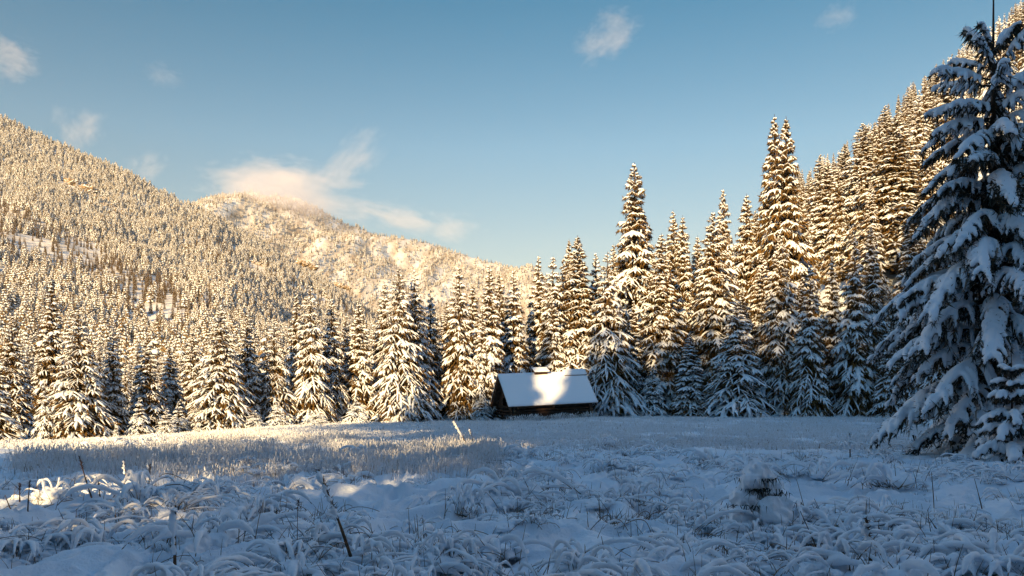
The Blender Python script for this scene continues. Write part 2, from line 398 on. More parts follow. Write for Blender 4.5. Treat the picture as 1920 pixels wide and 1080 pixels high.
# every named tree: photo column of its trunk, row of its tip, distance in metres, half width in photo pixels, kind, label
G1 = 'snowy spruces standing along the meadow edge'
FRONT = [
 (22, 590, 47, 48, 'mid1', 'snowy spruce cut by the left frame edge, its lower half black with shade'),
 (-12, 640, 43, 45, 'mid2', 'shaded spruce half out of frame at the bottom left edge'),
 (96, 520, 56, 36, 'slim0', 'tall slim brownish spruce rising behind the two leftmost meadow edge trees'),
 (147, 575, 45, 66, 'broad0', 'broad sunlit spruce with layered snow shelves, biggest at the left meadow edge'),
 (84, 715, 44, 27, 'small1', 'small bright spruce leaning out left of the broad layered one'),
 (212, 618, 47, 33, 'mid0', 'spruce with a dark shaded lower half beside the broad layered one'),
 (218, 790, 44.5, 8, 'small1', 'tiny snow-covered sapling at the foot of the dark-skirted spruce'),
 (277, 622, 49, 40, 'mid1', 'bushy sunlit spruce just right of the dark-skirted spruce'),
 (262, 745, 46.5, 26, 'small0', 'low white young spruce in front of the bushy one'),
 (318, 640, 52, 32, 'mid2', 'narrow brown spruce between the bushy one and the slope of saplings'),
 (312, 765, 47, 24, 'small1', 'white sapling at the start of the low sapling row'),
 (335, 752, 48.5, 24, 'small0', 'second white sapling in the low row under the brown spruces'),
 (362, 612, 56, 32, 'mid0', 'spruce half hidden left of the regular pale spruce'),
 (372, 760, 49, 30, 'small2', 'wide low snow-buried young spruce left of the regular pale spruce'),
 (414, 575, 50, 56, 'broad2', 'regular pale spruce with even snow-lined branches, tallest on its stretch'),
 (463, 588, 53, 40, 'mid1', 'spruce with drooping snow fingers just right of the regular pale one'),
 (478, 768, 50, 27, 'small2', 'round snow-smothered sapling in front of the drooping-fingered spruce'),
 (514, 596, 54, 48, 'broad1', 'brown spruce dotted with round snow pads, flat-topped'),
 (520, 752, 51, 27, 'small0', 'small white cone-shaped spruce before the pad-dotted spruce'),
 (582, 533, 55, 50, 'broad1', 'tall dark brown spruce with ladder-like snow pads and two tips'),
 (556, 546, 58, 34, 'mid2', 'slightly lower twin on the left shoulder of the ladder-padded spruce'),
 (592, 768, 51.5, 32, 'small2', 'low snow heap of a young spruce at the foot of the ladder-padded one'),
 (622, 556, 57, 36, 'mid0', 'sunlit spruce close on the right shoulder of the ladder-padded one'),
 (648, 590, 60, 34, 'mid1', 'shorter sunlit spruce squeezed between two taller ones left of the pale bush'),
 (672, 562, 58, 38, 'mid2', 'sunlit spruce standing straight above the white round bush'),
 (668, 748, 53, 34, 'small2', 'white round bush-like young spruce left of the triple-tipped group'),
 (722, 528, 60, 38, 'mid0', 'left companion of the tall triple-tipped group'),
 (748, 500, 56.5, 58, 'broad0', 'middle and biggest spruce of the triple-tipped group, bare trunk line near its top'),
 (778, 510, 58.5, 52, 'broad2', 'right spruce of the triple-tipped group with long snowy flank'),
 (808, 540, 61, 34, 'mid1', 'shorter spruce filling the gap right of the triple-tipped group'),
 (838, 560, 66, 30, 'slim1', 'thin back spruce between the triple-tipped group and the bare-stemmed one'),
 (861, 498, 60, 44, 'mid0', 'sunlit spruce with a bare brown stem line and thick lower shelves'),
 (886, 528, 66, 32, 'slim0', 'shaded grey spruce wedged left of the cabin trees'),
 (917, 495, 61, 44, 'mid2', 'sunlit spruce with a black shaded right side above the cabin gable'),
 (938, 508, 66, 34, 'slim2', 'thin spruce tip just right of the gable spruce'),
 (903, 740, 58.5, 20, 'small1', 'small sunlit spruce at the left corner of the cabin'),
 (964, 505, 64, 46, 'mid1', 'sunlit spruce with warm shelves behind the left end of the cabin roof'),
 (1010, 478, 68, 36, 'slim0', 'sharp-tipped spruce behind the roof vent, left of a dark one'),
 (1037, 478, 65, 46, 'mid0', 'dark spruce directly behind the roof ridge, pale hooked shelves'),
 (1056, 480, 71, 30, 'slim1', 'thin pale tip between the dark ridge spruce and the two-tipped one'),
 (1083, 440, 66, 56, 'broad1', 'big two-tipped dark spruce behind the right half of the roof'),
 (1067, 446, 68, 30, 'slim2', 'left tip leaning against the big two-tipped spruce'),
 (1117, 472, 70, 36, 'slim0', 'warm-lit slim spruce between the two-tipped one and the right cabin corner'),
 (1139, 470, 64, 60, 'broad0', 'broad drooping spruce at the right corner of the cabin, grey-shaded below'),
 (1150, 456, 74, 28, 'slim1', 'dark thin tip behind the broad drooping corner spruce'),
 (1172, 722, 66, 20, 'small0', 'little shaded spruce at the foot of the corner spruce'),
 (1192, 303, 73, 62, 'mid0', 'tall lone spire rising high against the sky right of the cabin'),
 (1188, 562, 67, 28, 'slim0', 'dark narrow spruce standing in shade below the lone spire'),
 (1240, 436, 68, 46, 'mid1', 'golden-lit spruce immediately right of the lone spire'),
 (1262, 392, 75, 34, 'slim1', 'pointed back spruce whose tip tops the golden-lit pair'),
 (1280, 402, 73, 38, 'mid0', 'golden spruce with big snow pads, right half of the golden pair'),
 (1224, 690, 64, 32, 'small1', 'stubby shaded young spruce below the golden pair'),
 (1294, 620, 63.5, 42, 'mid2', 'shaded mid-height spruce in front, below the golden pad-laden one'),
 (1336, 396, 70, 56, 'broad2', 'bright drooping spruce, most golden on the right side of the clearing'),
 (1308, 440, 80, 34, 'slim0', 'back spruce showing left of the bright drooping one'),
 (1380, 556, 61.5, 62, 'broad0', 'wide blue-shaded spruce with warm top standing forward at the meadow'),
 (1394, 533, 66, 30, 'slim2', 'thin spike tip directly behind the wide blue-shaded spruce'),
 (1356, 353, 88, 36, 'slim1', 'slender skyline spruce behind the bright drooping one'),
 (1400, 362, 80, 44, 'mid0', 'dark spruce left of the tall twin spires'),
 (1428, 470, 72, 40, 'slim0', 'deep-shade spruce between the dark one and the twin spires'),
 (1452, 213, 78, 52, 'slim2', 'left of the two tall twin spires against the sky'),
 (1474, 217, 76, 62, 'mid1', 'right of the two tall twin spires, wider and golden'),
 (1462, 432, 64, 42, 'slim0', 'column-like spruce with lit shelves below the twin spires'),
 (1519, 494, 61, 42, 'mid0', 'blue-shaded spruce with a bare leader, front row below the twin spires'),
 (1502, 506, 66, 30, 'slim1', 'thin companion tip left of the bare-leader spruce'),
 (1560, 478, 70, 36, 'slim0', 'spruce in shadow between the bare-leader one and the double front spruce'),
 (1603, 440, 62, 46, 'mid2', 'front spruce with lit upper half, left of its narrower neighbour'),
 (1633, 420, 66, 40, 'slim2', 'narrow lit neighbour on the right of the front half-lit spruce'),
 (1672, 600, 60, 38, 'mid1', 'shaded spruce partly behind the branch tips of the big foreground spruce'),
 (1712, 560, 64, 40, 'mid0', 'dim spruce behind the lower branches of the big foreground spruce'),
 (1770, 470, 47, 56, 'mid1', 'shaded spruce hidden behind the middle branches of the huge foreground spruce'),
 (1842, 430, 52, 60, 'broad1', 'dark spruce standing right behind the trunk of the huge foreground spruce'),
 (1915, 380, 46, 62, 'broad0', 'dark spruce at the right frame edge behind the huge foreground spruce'),
 (1536, 288, 108, 36, 'slim1', 'lit slope spruce standing right of the twin spires'),
 (1552, 300, 98, 40, 'slim0', 'second lit slope spruce right of the twin spires, bare thin stem'),
 (1584, 268, 112, 38, 'mid0', 'round-topped slope spruce left of the large double skyline spruce'),
 (1621, 228, 92, 50, 'mid1', 'large lit skyline spruce on the slope, left of a darker one'),
 (1680, 214, 84, 68, 'broad1', 'large dark-sided spruce on the slope left of the foreground spruce'),
 (1658, 196, 120, 34, 'slim2', 'thin dark spruce tip above the large dark-sided slope spruce'),
]
occ = []                                  # (px, tip row, base row, half width px, depth) for the visibility sort
for (px, top, y, hw, kind, lab) in FRONT:
    x = (px - 960) / FPX * y
    zb = float(H(x, y))
    zt = CAM_H + (750 - top) * y / FPX
    plant_spruce(x, y, zt - zb, 1.14 * hw * y / FPX, kind, lab, G1 if y < 74 else 'tall spruces on the lower slope')
    occ.append((px, top, 750 - (zb - CAM_H) * FPX / y, hw, y))

# trees of the second rows and of the hillside: sampled, sorted by how much of them shows
cand = []
def try_add(x, y, ht, hw, zone):
    zb = float(H(x, y))
    px = 960 + x / y * FPX
    cand.append([px, 750 - (zb + ht - CAM_H) * FPX / y, 750 - (zb - CAM_H) * FPX / y, hw * FPX / y, y, x, ht, hw, zone, zb, 0])
r2 = random.Random(5)
for i in range(420):                      # wood behind the meadow edge
    y = 60 + 95 * r2.random() ** 1.3
    px = -80 + 1130 * r2.random()
    x = (px - 960) / FPX * y
    if y < 66 and px < 300: y += 8
    if any((x - c[5]) ** 2 + (y - c[4]) ** 2 < 3.6 ** 2 for c in cand): continue
    ht = r2.uniform(8.0, 11.5) * (1 + (y - 60) / 260)
    top = 750 - (ht - CAM_H) * FPX / y
    lim = np.interp(px, [0, 150, 330, 540, 640, 760, 900, 1050], [600, 610, 640, 610, 590, 550, 525, 510])
    if top < lim: ht = max(5.0, CAM_H + (750 - lim - r2.random() * 40) * y / FPX)
    try_add(x, y, ht, ht * r2.uniform(.13, .18), 'wood')
n_w = len(cand)
for i in range(9000):                     # wooded hillside on the right
    y = 68 + 190 * r2.random() ** 1.3
    u = r2.uniform(0.06, 0.72)
    x = u * y
    if x < foot_x(y) + 4: continue
    sp = 3.7 + 1.2 * r2.random()
    if any((x - c[5]) ** 2 + (y - c[4]) ** 2 < sp ** 2 for c in cand[n_w:]): continue
    if any(abs(x - (f[0] - 960) / FPX * f[2]) < 2.2 and abs(y - f[2]) < 3 for f in FRONT): continue
    ht = r2.choice([r2.uniform(7, 11), r2.uniform(9.5, 15.5), r2.uniform(12, 17)])
    zb = float(H(x, y))
    px = 960 + u * FPX
    # keep the sky line and the gap left of the twin spires as in the photograph
    lim = np.interp(px, [1040, 1150, 1230, 1300, 1350, 1440, 1500, 1560, 1640, 1700, 1780, 1850, 1920, 2100],
                    [505, 480, 440, 415, 372, 335, 300, 285, 215, 160, 100, 45, -10, -160])
    top = 750 - (zb + ht - CAM_H) * FPX / y
    if top < lim + r2.random() * 12:
        ht2 = (750 - lim - r2.random() * 12) * y / FPX + CAM_H - zb
        if ht2 < 6.5: continue
        ht = ht2
    try_add(x, y, ht, ht * r2.uniform(.11, .20), 'slope')
W_, H_ = 480, 270
buf = np.zeros((H_, W_), bool)
def paint(px, top, base, hw):
    n = 0
    y0, y1 = int(max(0, top / 4)), int(min(H_ - 1, base / 4))
    for yy in range(y0, y1 + 1):
        f = (yy * 4 - top) / max(1.0, base - top)
        w = hw * (0.12 + 0.85 * max(0, f) ** .8) / 4
        a, b = int(max(0, px / 4 - w)), int(min(W_, px / 4 + w + 1))
        if b > a:
            n += int((~buf[yy, a:b]).sum()); buf[yy, a:b] = True
    return n
allt = [('f', *o) for o in occ] + [('c', c[0], c[1], c[2], c[3], c[4], c) for c in cand]
paint(1862, 0, 870, 190)
for t in sorted(allt, key=lambda t: t[5]):
    n = paint(t[1], t[2], t[3], t[4])
    if t[0] == 'c': t[6][10] = n
N_IND = 300 - len(FRONT) - 3
vis = sorted([c for c in cand if c[10] >= 5], key=lambda c: -c[10])
single, rest = vis[:N_IND], vis[N_IND:] + [c for c in cand if c[10] < 5]
ORD = ['first', 'second', 'third', 'fourth', 'fifth', 'sixth', 'seventh', 'eighth', 'ninth', 'tenth', 'eleventh', 'twelfth', 'thirteenth',
       'fourteenth', 'fifteenth', 'sixteenth', 'seventeenth', 'eighteenth', 'nineteenth', 'twentieth']
def ordinal(n):
    if n < 20: return ORD[n]
    n += 1
    return '%d%s' % (n, 'th' if n % 100 in (11, 12, 13) else {1: 'st', 2: 'nd', 3: 'rd'}.get(n % 10, 'th'))
BANDS = {}
for c in single:
    if c[8] == 'wood': b = ('in the wood behind the sunlit meadow edge', 'spruces in the wood behind the meadow edge')
    elif c[4] < 110: b = ('at the foot of the right hillside', 'spruces on the right hillside')
    elif c[4] < 160: b = ('on the lower right hillside', 'spruces on the right hillside')
    elif c[4] < 220: b = ('halfway up the right hillside', 'spruces on the right hillside')
    elif c[4] < 300: b = ('high on the right hillside', 'spruces on the right hillside')
    else: b = ('on the far skyline of the right hillside', 'spruces on the right hillside')
    BANDS.setdefault(b, []).append(c)
for (where, grp), cs in BANDS.items():
    cs.sort(key=lambda c: c[0])
    for i, c in enumerate(cs):
        rat = c[7] / c[6]
        look = 'slender' if rat < 0.135 else ('broad' if rat > 0.16 else 'pointed')
        kinds = {'slender': ['slim0', 'slim1', 'slim2'], 'pointed': ['mid0', 'mid1', 'mid2'], 'broad': ['broad0', 'broad1', 'broad2']}[look]
        lab = '%s spruce %s, %s from the left' % (look, where, ordinal(i))
        if c[8] == 'slope': kinds = ['sparse0', 'sparse1', 'sparse2', kinds[i % 3], 'sparse%d' % (i % 3)]
        plant_spruce(c[5], c[4], c[6], c[7], kinds[i % len(kinds)], lab, grp, zb=c[9])

# ------------------------------------------------------------------ scattering for what nobody could count
def source_collection(name, meshes):
    c = bpy.data.collections.new(name)
    for i, me in enumerate(meshes):
        o = bpy.data.objects.new('%s_%02d' % (name, i), me); c.objects.link(o)
    return c
def scatter(name, pts, rot, scl, idx, coll):
    me = bpy.data.meshes.new(name)
    n = len(pts)
    me.vertices.add(n); me.vertices.foreach_set('co', np.asarray(pts, np.float32).ravel())
    for nm, dat in (('rot', rot), ('scl', scl)):
        a = me.attributes.new(nm, 'FLOAT_VECTOR', 'POINT'); a.data.foreach_set('vector', np.asarray(dat, np.float32).ravel())
    a = me.attributes.new('idx', 'INT', 'POINT'); a.data.foreach_set('value', np.asarray(idx, np.int32))
    o = obj(name, me); o['kind'] = 'stuff'
    ng = bpy.data.node_groups.new(name, 'GeometryNodeTree')
    ng.interface.new_socket('Geometry', in_out='INPUT', socket_type='NodeSocketGeometry')
    ng.interface.new_socket('Geometry', in_out='OUTPUT', socket_type='NodeSocketGeometry')
    N, Lk = ng.nodes, ng.links
    gi, go = N.new('NodeGroupInput'), N.new('NodeGroupOutput')
    ip = N.new('GeometryNodeInstanceOnPoints'); ip.inputs['Pick Instance'].default_value = True
    ci = N.new('GeometryNodeCollectionInfo'); ci.inputs['Collection'].default_value = coll
    ci.inputs['Separate Children'].default_value = True; ci.inputs['Reset Children'].default_value = True
    def attr(nm, t):
        q = N.new('GeometryNodeInputNamedAttribute'); q.data_type = t; q.inputs['Name'].default_value = nm
        return [s for s in q.outputs if s.enabled][0]
    Lk.new(gi.outputs[0], ip.inputs['Points']); Lk.new(ci.outputs[0], ip.inputs['Instance'])
    Lk.new(attr('idx', 'INT'), ip.inputs['Instance Index'])
    e2r = N.new('FunctionNodeEulerToRotation'); Lk.new(attr('rot', 'FLOAT_VECTOR'), e2r.inputs[0])
    Lk.new(e2r.outputs[0], ip.inputs['Rotation'])
    Lk.new(attr('scl', 'FLOAT_VECTOR'), ip.inputs['Scale'])
    Lk.new(ip.outputs[0], go.inputs[0])
    md = o.modifiers.new('scatter', 'NODES'); md.node_group = ng
    return o
def merged(seed, needle=None, **kw):
    t, c, s = spruce_geo(seed, **kw)
    g = Geo()
    for k, src in enumerate((t, c, s)):
        v = np.concatenate(src.v); base = g.n
        g.v.append(v); g.n += len(v)
        for f, m_ in zip(src.f, src.m): g.f.append(f + base); g.m.append(np.where(m_ == 1, 3, k))
    return g.mesh('far_spruce', [M_BARK, needle or M_NEEDLE, M_SNOW, M_RIME], True)
def far_tree(seed, Ht, Rd, tiers, nb, fat, needle_n):
    global rng
    keep, rng = rng, np.random.default_rng(seed)
    g = Geo()
    g.add(*tubes(np.array([[[0, 0, -.3], [0, 0, Ht * .5], [0, 0, Ht]]]), np.array([[.16, .1, .02]]), 4), 0)
    nu, nv = 6, 4
    th = np.linspace(0, np.pi, nv); a = np.linspace(0, 2 * np.pi, nu, endpoint=False)
    TH, A = np.meshgrid(th, a, indexing='ij')
    S = np.stack([np.sin(TH) * np.cos(A), np.sin(TH) * np.sin(A), np.cos(TH)], -1)
    idx = np.arange(nu * nv).reshape(nv, nu)
    F = np.stack([idx[:-1], idx[1:], np.roll(idx[1:], -1, 1), np.roll(idx[:-1], -1, 1)], -1).reshape(-1, 4)
    B, D = [], []
    for i in range(tiers):
        q = (i + .6) / tiers
        r = Rd * (0.10 + 0.9 * q ** .8); z = Ht * (0.97 - 0.90 * q)
        n = max(3, int(nb * (.5 + .6 * q))); p0 = rng.random() * 6.28
        for b in range(n):
            if rng.random() < 0.10: continue
            az = p0 + 6.283 * (b + rng.normal() * .15) / n
            rr = r * rng.uniform(.55, .82)
            sz = np.array([r * .42 + .16, r * .26 + .14, (.16 + .20 * q) * fat]) * rng.uniform(.75, 1.25)
            P_ = S * sz * (1 + .22 * (rng.random(S.shape[:2] + (1,)) - .5))
            tilt = 0.45
            P_[..., 2] -= P_[..., 0] * tilt
            c_, s_ = math.cos(az), math.sin(az)
            V = np.stack([c_ * (P_[..., 0] + rr) - s_ * P_[..., 1], s_ * (P_[..., 0] + rr) + c_ * P_[..., 1], P_[..., 2] + z + rng.normal() * .12], -1)
            g.add(V.reshape(-1, 3), F, 2)
        nn = int(needle_n * (0.4 + q))
        pa = rng.random(nn) * 6.283; pr = r * np.sqrt(rng.random(nn)) * .95
        B.append(np.stack([pr * np.cos(pa), pr * np.sin(pa), z - .1 + rng.normal(size=nn) * .3], -1))
        d = np.stack([np.cos(pa) * .8, np.sin(pa) * .8, -1 + 0 * pa], -1) + rng.normal(size=(nn, 3)) * .35
        D.append(norm(d) * (0.5 + .5 * q) * Ht / tiers * 1.2)
    B, D = np.concatenate(B), np.concatenate(D)
    g.add(*shards(B, D, np.linalg.norm(D, axis=1) * .5), 1)
    rng = keep
    return g.mesh('far_spruce', [M_BARK, M_FARNEEDLE, M_SNOW], True)
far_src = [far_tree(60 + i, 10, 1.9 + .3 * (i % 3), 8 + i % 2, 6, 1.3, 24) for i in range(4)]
old_src = [merged(60 + i, Rd=1.9 + 0.3 * (i % 3), nwh=8, nb=6, pairs=0, sides=5, needles=0.35, snow=2.6, rag=.6) for i in range(4)] + \
          [merged(70 + i, Rd=1.5, nwh=9, nb=5, pairs=0, sides=4, needles=0.55, snow=0.45, rag=.5) for i in range(2)]
mid_src = [merged(80 + i, Rd=1.5 + .25 * i, nwh=18, nb=7, pairs=2, sides=5, needles=.6, snow=1.15, rag=.4) for i in range(3)]
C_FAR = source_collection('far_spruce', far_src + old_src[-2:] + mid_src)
def jitter_grid(x0, x1, y0, y1, sp):
    gx, gy = np.meshgrid(np.arange(x0, x1, sp), np.arange(y0, y1, sp))
    gx = gx.ravel() + (rng.random(gx.size) - .5) * sp * 1.1; gy = gy.ravel() + (rng.random(gy.size) - .5) * sp * 1.1
    return gx, gy
PX, PY, PZ, PS, PI_ = [], [], [], [], []
def on_slope(hf, px, py, y0, y1):                   # where the sight line through a photo point meets a slope
    t = np.linspace(y0, y1, 4000); d = CAM_H + (750 - py) / FPX * t - hf((px - 960) / FPX * t, t)
    k = int(np.argmax(d < 0)); return ((px - 960) / FPX * t[k], t[k], CAM_H + (750 - py) / FPX * t[k])
OUTS = [(130, 322, 12, 'small dark rock knob high on the near slope'), (150, 352, 26, 'long tan cliff band below the dark rock knob on the near slope'),
        (182, 372, 22, 'second tan cliff step, lower right of the long cliff band'), (212, 392, 18, 'pale rounded cliff face at the lower end of the tan cliff steps'),
        (455, 472, 17, 'snow-capped rock outcrop near the shoulder of the near slope'), (488, 497, 15, 'lower brown rock outcrop with a snow ledge on the near slope shoulder'),
        (575, 494, 16, 'slanting white-topped rock rib where the two slopes meet'), (642, 536, 13, 'dark round crag low on the shoulder above the treetops')]
OUTCROPS = []
for (px, py, hw, lab) in OUTS:
    x, y, z = on_slope(spur_h, px, py, 220, 950); OUTCROPS.append((x, y, z, hw * y / FPX))
def forest_add(x, y, z, hmin, hmax, bare):
    n = len(x); hmin, hmax = np.asarray(hmin), np.asarray(hmax)
    PX.append(x); PY.append(y); PZ.append(z)
    ht = hmin + (hmax - hmin) * rng.random(n)
    w = ht / 10 * (0.85 + 0.4 * rng.random(n))
    PS.append(np.stack([w, w, ht / 10], -1))
    PI_.append(np.where(rng.random(n) < bare, 4 + rng.integers(0, 2, n), rng.integers(0, 4, n)))
# near slope
gx, gy = jitter_grid(-1100, 60, 200, 960, 3.6)
gz = spur_h(gx, gy)
ok = (np.abs(gx / gy) < 1.05) & (gz > 0.5)
dens = fbm(gx / 60, gy / 90, 3, 61)
uu_, vv_ = gx / gy, (gz - CAM_H) / gy
wob_ = 0.035 * (fbm(gx / 70, gy / 70, 3, 63) - .5)
band = np.exp(-((vv_ - (0.205 - 0.42 * (uu_ + 0.643)) + wob_) / 0.022) ** 2) * sstep(-.37, -.45, uu_) \
     + 0.8 * np.exp(-((vv_ - (0.175 - 0.46 * (uu_ + 0.50)) + wob_) / 0.012) ** 2) * sstep(-.34, -.40, uu_) \
     + 0.6 * np.exp(-((vv_ - (0.19 - 0.40 * (uu_ + 0.40)) + wob_) / 0.010) ** 2) * sstep(-.46, -.38, uu_)
band = band * (0.5 + fbm(gx / 25, gy / 40, 2, 67))
ok &= rng.random(len(gx)) < (0.95 - 2.6 * np.clip(dens - 0.56, 0, 1)) * (1 - .55 * np.clip(band, 0, 1))
szv = 0.75 + 0.5 * fbm(gx / 30, gy / 40, 2, 68)
for (ox, oy, oz, orad) in OUTCROPS: ok &= ((gx - ox) / (orad * 1.1)) ** 2 + ((gy - oy + orad * .5) / (orad * 1.3)) ** 2 > 1
forest_add(gx[ok], gy[ok], gz[ok], 4.2 * szv[ok], 9.8 * szv[ok], np.clip(0.05 + 1.0 * band[ok], 0, .95))
# far mountain
gx, gy = jitter_grid(-1250, 420, 1000, 2230, 9.0)
gz = peak_h(gx, gy)
ok = (gx / gy > -0.5) & (gx / gy < 0.14) & (gz > 20)
dens = fbm(gx / 150, gy / 260, 3, 66)
strk = fbm(gx / 28, gy / 420 + gz / 400, 3, 69)
ok &= rng.random(len(gx)) < (0.96 - 2.4 * np.clip(dens - 0.50, 0, 1) - 0.40 * sstep(400, 560, gz) - 2.2 * np.clip(strk - .56, 0, 1))
forest_add(gx[ok], gy[ok], gz[ok], 6, 13, np.full(ok.sum(), 0.45))
# valley floor between the edge wood and the slopes
gx, gy = jitter_grid(-230, 30, 120, 330, 5.5)
gz = np.maximum(meadow_h(gx, gy) * 0, spur_h(gx, gy))
ok = (np.abs(gx / gy) < .8) & (gx < 14)
forest_add(gx[ok], gy[ok], gz[ok] - .5, 8.5, 13, np.full(ok.sum(), .15))
# hillside trees beyond the individual ones
gx, gy = jitter_grid(20, 400, 262, 700, 7.5)
gz = hillside_h(gx, gy)
ok = (gx / gy < .8) & (gx > foot_x(gy) + 3)
forest_add(gx[ok], gy[ok], gz[ok], 8, 13, np.full(ok.sum(), .2))
if rest:
    rx = np.array([c[5] for c in rest]); ry = np.array([c[4] for c in rest]); rz_ = np.array([c[9] for c in rest])
    PX.append(rx); PY.append(ry); PZ.append(rz_)
    PS.append(np.stack([np.array([c[7] / 1.75 for c in rest])] * 2 + [np.array([c[6] / 10 for c in rest])], -1))
    PI_.append(rng.integers(6, 9, len(rest)))
P = np.stack([np.concatenate(PX), np.concatenate(PY), np.concatenate(PZ) - 0.1], -1)
n = len(P)
rot = np.zeros((n, 3)); rot[:, 2] = rng.random(n) * 6.28; rot[:, :2] = rng.normal(size=(n, 2)) * 0.03
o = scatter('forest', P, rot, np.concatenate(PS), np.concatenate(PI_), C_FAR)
tag(o, 'distant snow-dusted spruce forest covering the sunlit mountain slopes', 'forest')
print('forest', n, 'cand', len(cand), 'single', len(single), 'rest', len(rest))

# the wood beside and behind the viewer that shades the clearing: tall spruces with long bare stems above a screen of lower ones
BARE = [0.0, 0.35, 0.5, 0.65, 0.77, 0.86]
tall_src = []
for bi, bare_ in enumerate(BARE):
    for j in range(2):
        tall_src.append(merged(90 + bi * 2 + j, Rd=1.35, nwh=int(18 * (1 - bare_ * .7)), nb=8, pairs=2, sides=4, needles=1.0, bare=bare_, rag=.35, stem=0.006))
C_WOOD = source_collection('shade_spruce', tall_src)
wp, ws, wi = [], [], []
def caster(s, w_top, w_bot, t, half):
    """a spruce that cuts the sun rays of heights w_bot .. w_top (height at t = 0) at lateral place s."""
    x, y = s * cA + t * sA, -s * sA + t * cA
    g = float(meadow_h(x, y))
    hz = w_top - t * tE - g
    f = 0.0 if w_bot is None else (w_bot - t * tE - g) / hz
    bi = 0 if w_bot is None else int(np.clip(np.searchsorted(BARE, f - 0.03), 1, 5))
    wp.append((x, y, g)); ws.append((half / 1.35,) * 2 + (hz / 10,)); wi.append(bi * 2 + (r2.random() < .5))
can_s = [-26.0, -22.0, -21.2, -20.3, -19.0, -16.5, -15.5, -11.6, -5, -2.6, 3.7, 9.3, 20, 40]
can_w = [15.4, 16.2, 17.4, 23, 26, 25.5, 25, 28, 32, 32, 37, 46, 50, 50]
bot_w = [12.6, 12.8, 12.8, 13.0, 12.8, 12.0, 11.2, 9.0, 7.6, 5.0, 3, 3, 3, 3]
s = -25.0
while s < 36:
    top = np.interp(s, can_s, can_w)
    if -18.7 < s < -15.9: top = 15.3 + 2.4 * r2.random()
    caster(s, top + r2.uniform(-.5, .9), np.interp(s, can_s, bot_w), -21 - 6 * r2.random(), 1.9 if s < -14 else 2.3)
    s += 0.95 if s < -14 else 1.25
s = -20.0
while s < 36:                                       # second storey that closes the gaps lower in the canopy
    top = 0.62 * np.interp(s, can_s, can_w) + 0.38 * np.interp(s, can_s, bot_w)
    if -18.6 < s < -15.8: top = 14.5
    caster(s, top + r2.uniform(-.8, .4), np.interp(s, can_s, bot_w), -24 - 6 * r2.random(), 2.3); s += 1.5
s = -4.2
while s < 36:
    caster(s, 15 + r2.uniform(-2, 2), None, -30 - 5 * r2.random(), 3.0); s += 2.0
GAPS = [(-10.2, .5, 1.8, 3.3), (-4.6, .5, 1.1, 2.3), (-7.2, .35, 5.4, 6.6)]    # place, half width, from, to
low_s = [-52, -44, -42, -39.5, -36, -33, -31.5, -30, -27.5, -24.6, -23.6, -20, -16, -12, -9, -6.5, -5, 5, 36]
low_w = [14, 13, 9, 7.3, 7.4, 8.6, 11, 9.6, 7.2, 6.3, 5.9, 7.3, 8.0, 8.2, 7.3, 6.2, 7, 9, 12]
s = -52.0
while s < 36:
    gap = [g_ for g_ in GAPS if abs(s - g_[0]) < g_[1] + 0.35]
    if gap: caster(s, gap[0][2] + 0.3, None, -16 - 2 * r2.random(), 1.0)
    else: caster(s, np.interp(s, low_s, low_w) - 1.5 + r2.uniform(-.35, .25), None, -15 - 5 * r2.random(), 2.0)
    s += 0.75
s = -51.6
while s < 36:                                       # fuller low growth behind the screen
    if not any(abs(s - g_[0]) < g_[1] + 1.3 for g_ in GAPS):
        caster(s, np.interp(s, low_s, low_w) - 2.6 + r2.uniform(-.4, .2), None, -13 - 2 * r2.random(), 2.8)
    s += 0.9
for g_ in GAPS:                                     # a hanging crown closes each gap from above
    caster(g_[0], max(9.5, np.interp(g_[0], low_s, low_w) + 2.5), g_[3] + 1.2, -19.5, 1.0)
    for q_ in (-1, 1): caster(g_[0] + q_ * (g_[1] + 0.95), np.interp(g_[0], low_s, low_w) - 1.4, None, -18, 1.1)
n = len(wp)
rot = np.zeros((n, 3)); rot[:, 2] = rng.random(n) * 6.28
o = scatter('spruce_wood', wp, rot, ws, wi, C_WOOD)
tag(o, 'snowy spruce wood beside the clearing that throws its shade over the meadow', 'wood')

# ------------------------------------------------------------------ fused snow (several shapes melted into one skin)
def fuse(g, voxel, name, material, smooth=2):
    me = g.mesh('fuse_source', [material])
    o = bpy.data.objects.new('fuse_source', me); COL.objects.link(o)
    m = o.modifiers.new('remesh', 'REMESH'); m.mode = 'VOXEL'; m.voxel_size = voxel; m.use_smooth_shade = True
    if smooth:
        q = o.modifiers.new('smooth', 'SMOOTH'); q.factor = 0.5; q.iterations = smooth
    dg = bpy.context.evaluated_depsgraph_get()
    out = bpy.data.meshes.new_from_object(o.evaluated_get(dg), depsgraph=dg)
    bpy.data.objects.remove(o); bpy.data.meshes.remove(me)
    out.name = name
    if not out.materials: out.materials.append(material)
    return out
def blob(g, c, r, m=0, nu=12, nv=8, amp=0.12):
    th = np.linspace(0, np.pi, nv); a = np.linspace(0, 2 * np.pi, nu, endpoint=False)
    TH, A = np.meshgrid(th, a, indexing='ij')
    q = 1 + amp * (rng.random(TH.shape) - .5) * 2
    q[0] = q[0].mean(); q[-1] = q[-1].mean()
    V = np.stack([np.sin(TH) * np.cos(A), np.sin(TH) * np.sin(A), np.cos(TH)], -1) * q[..., None] * np.array(r) + np.array(c)
    idx = np.arange(nu * nv).reshape(nv, nu)
    F = np.stack([idx[:-1], idx[1:], np.roll(idx[1:], -1, 1), np.roll(idx[:-1], -1, 1)], -1).reshape(-1, 4)
    g.add(V.reshape(-1, 3), F, m)

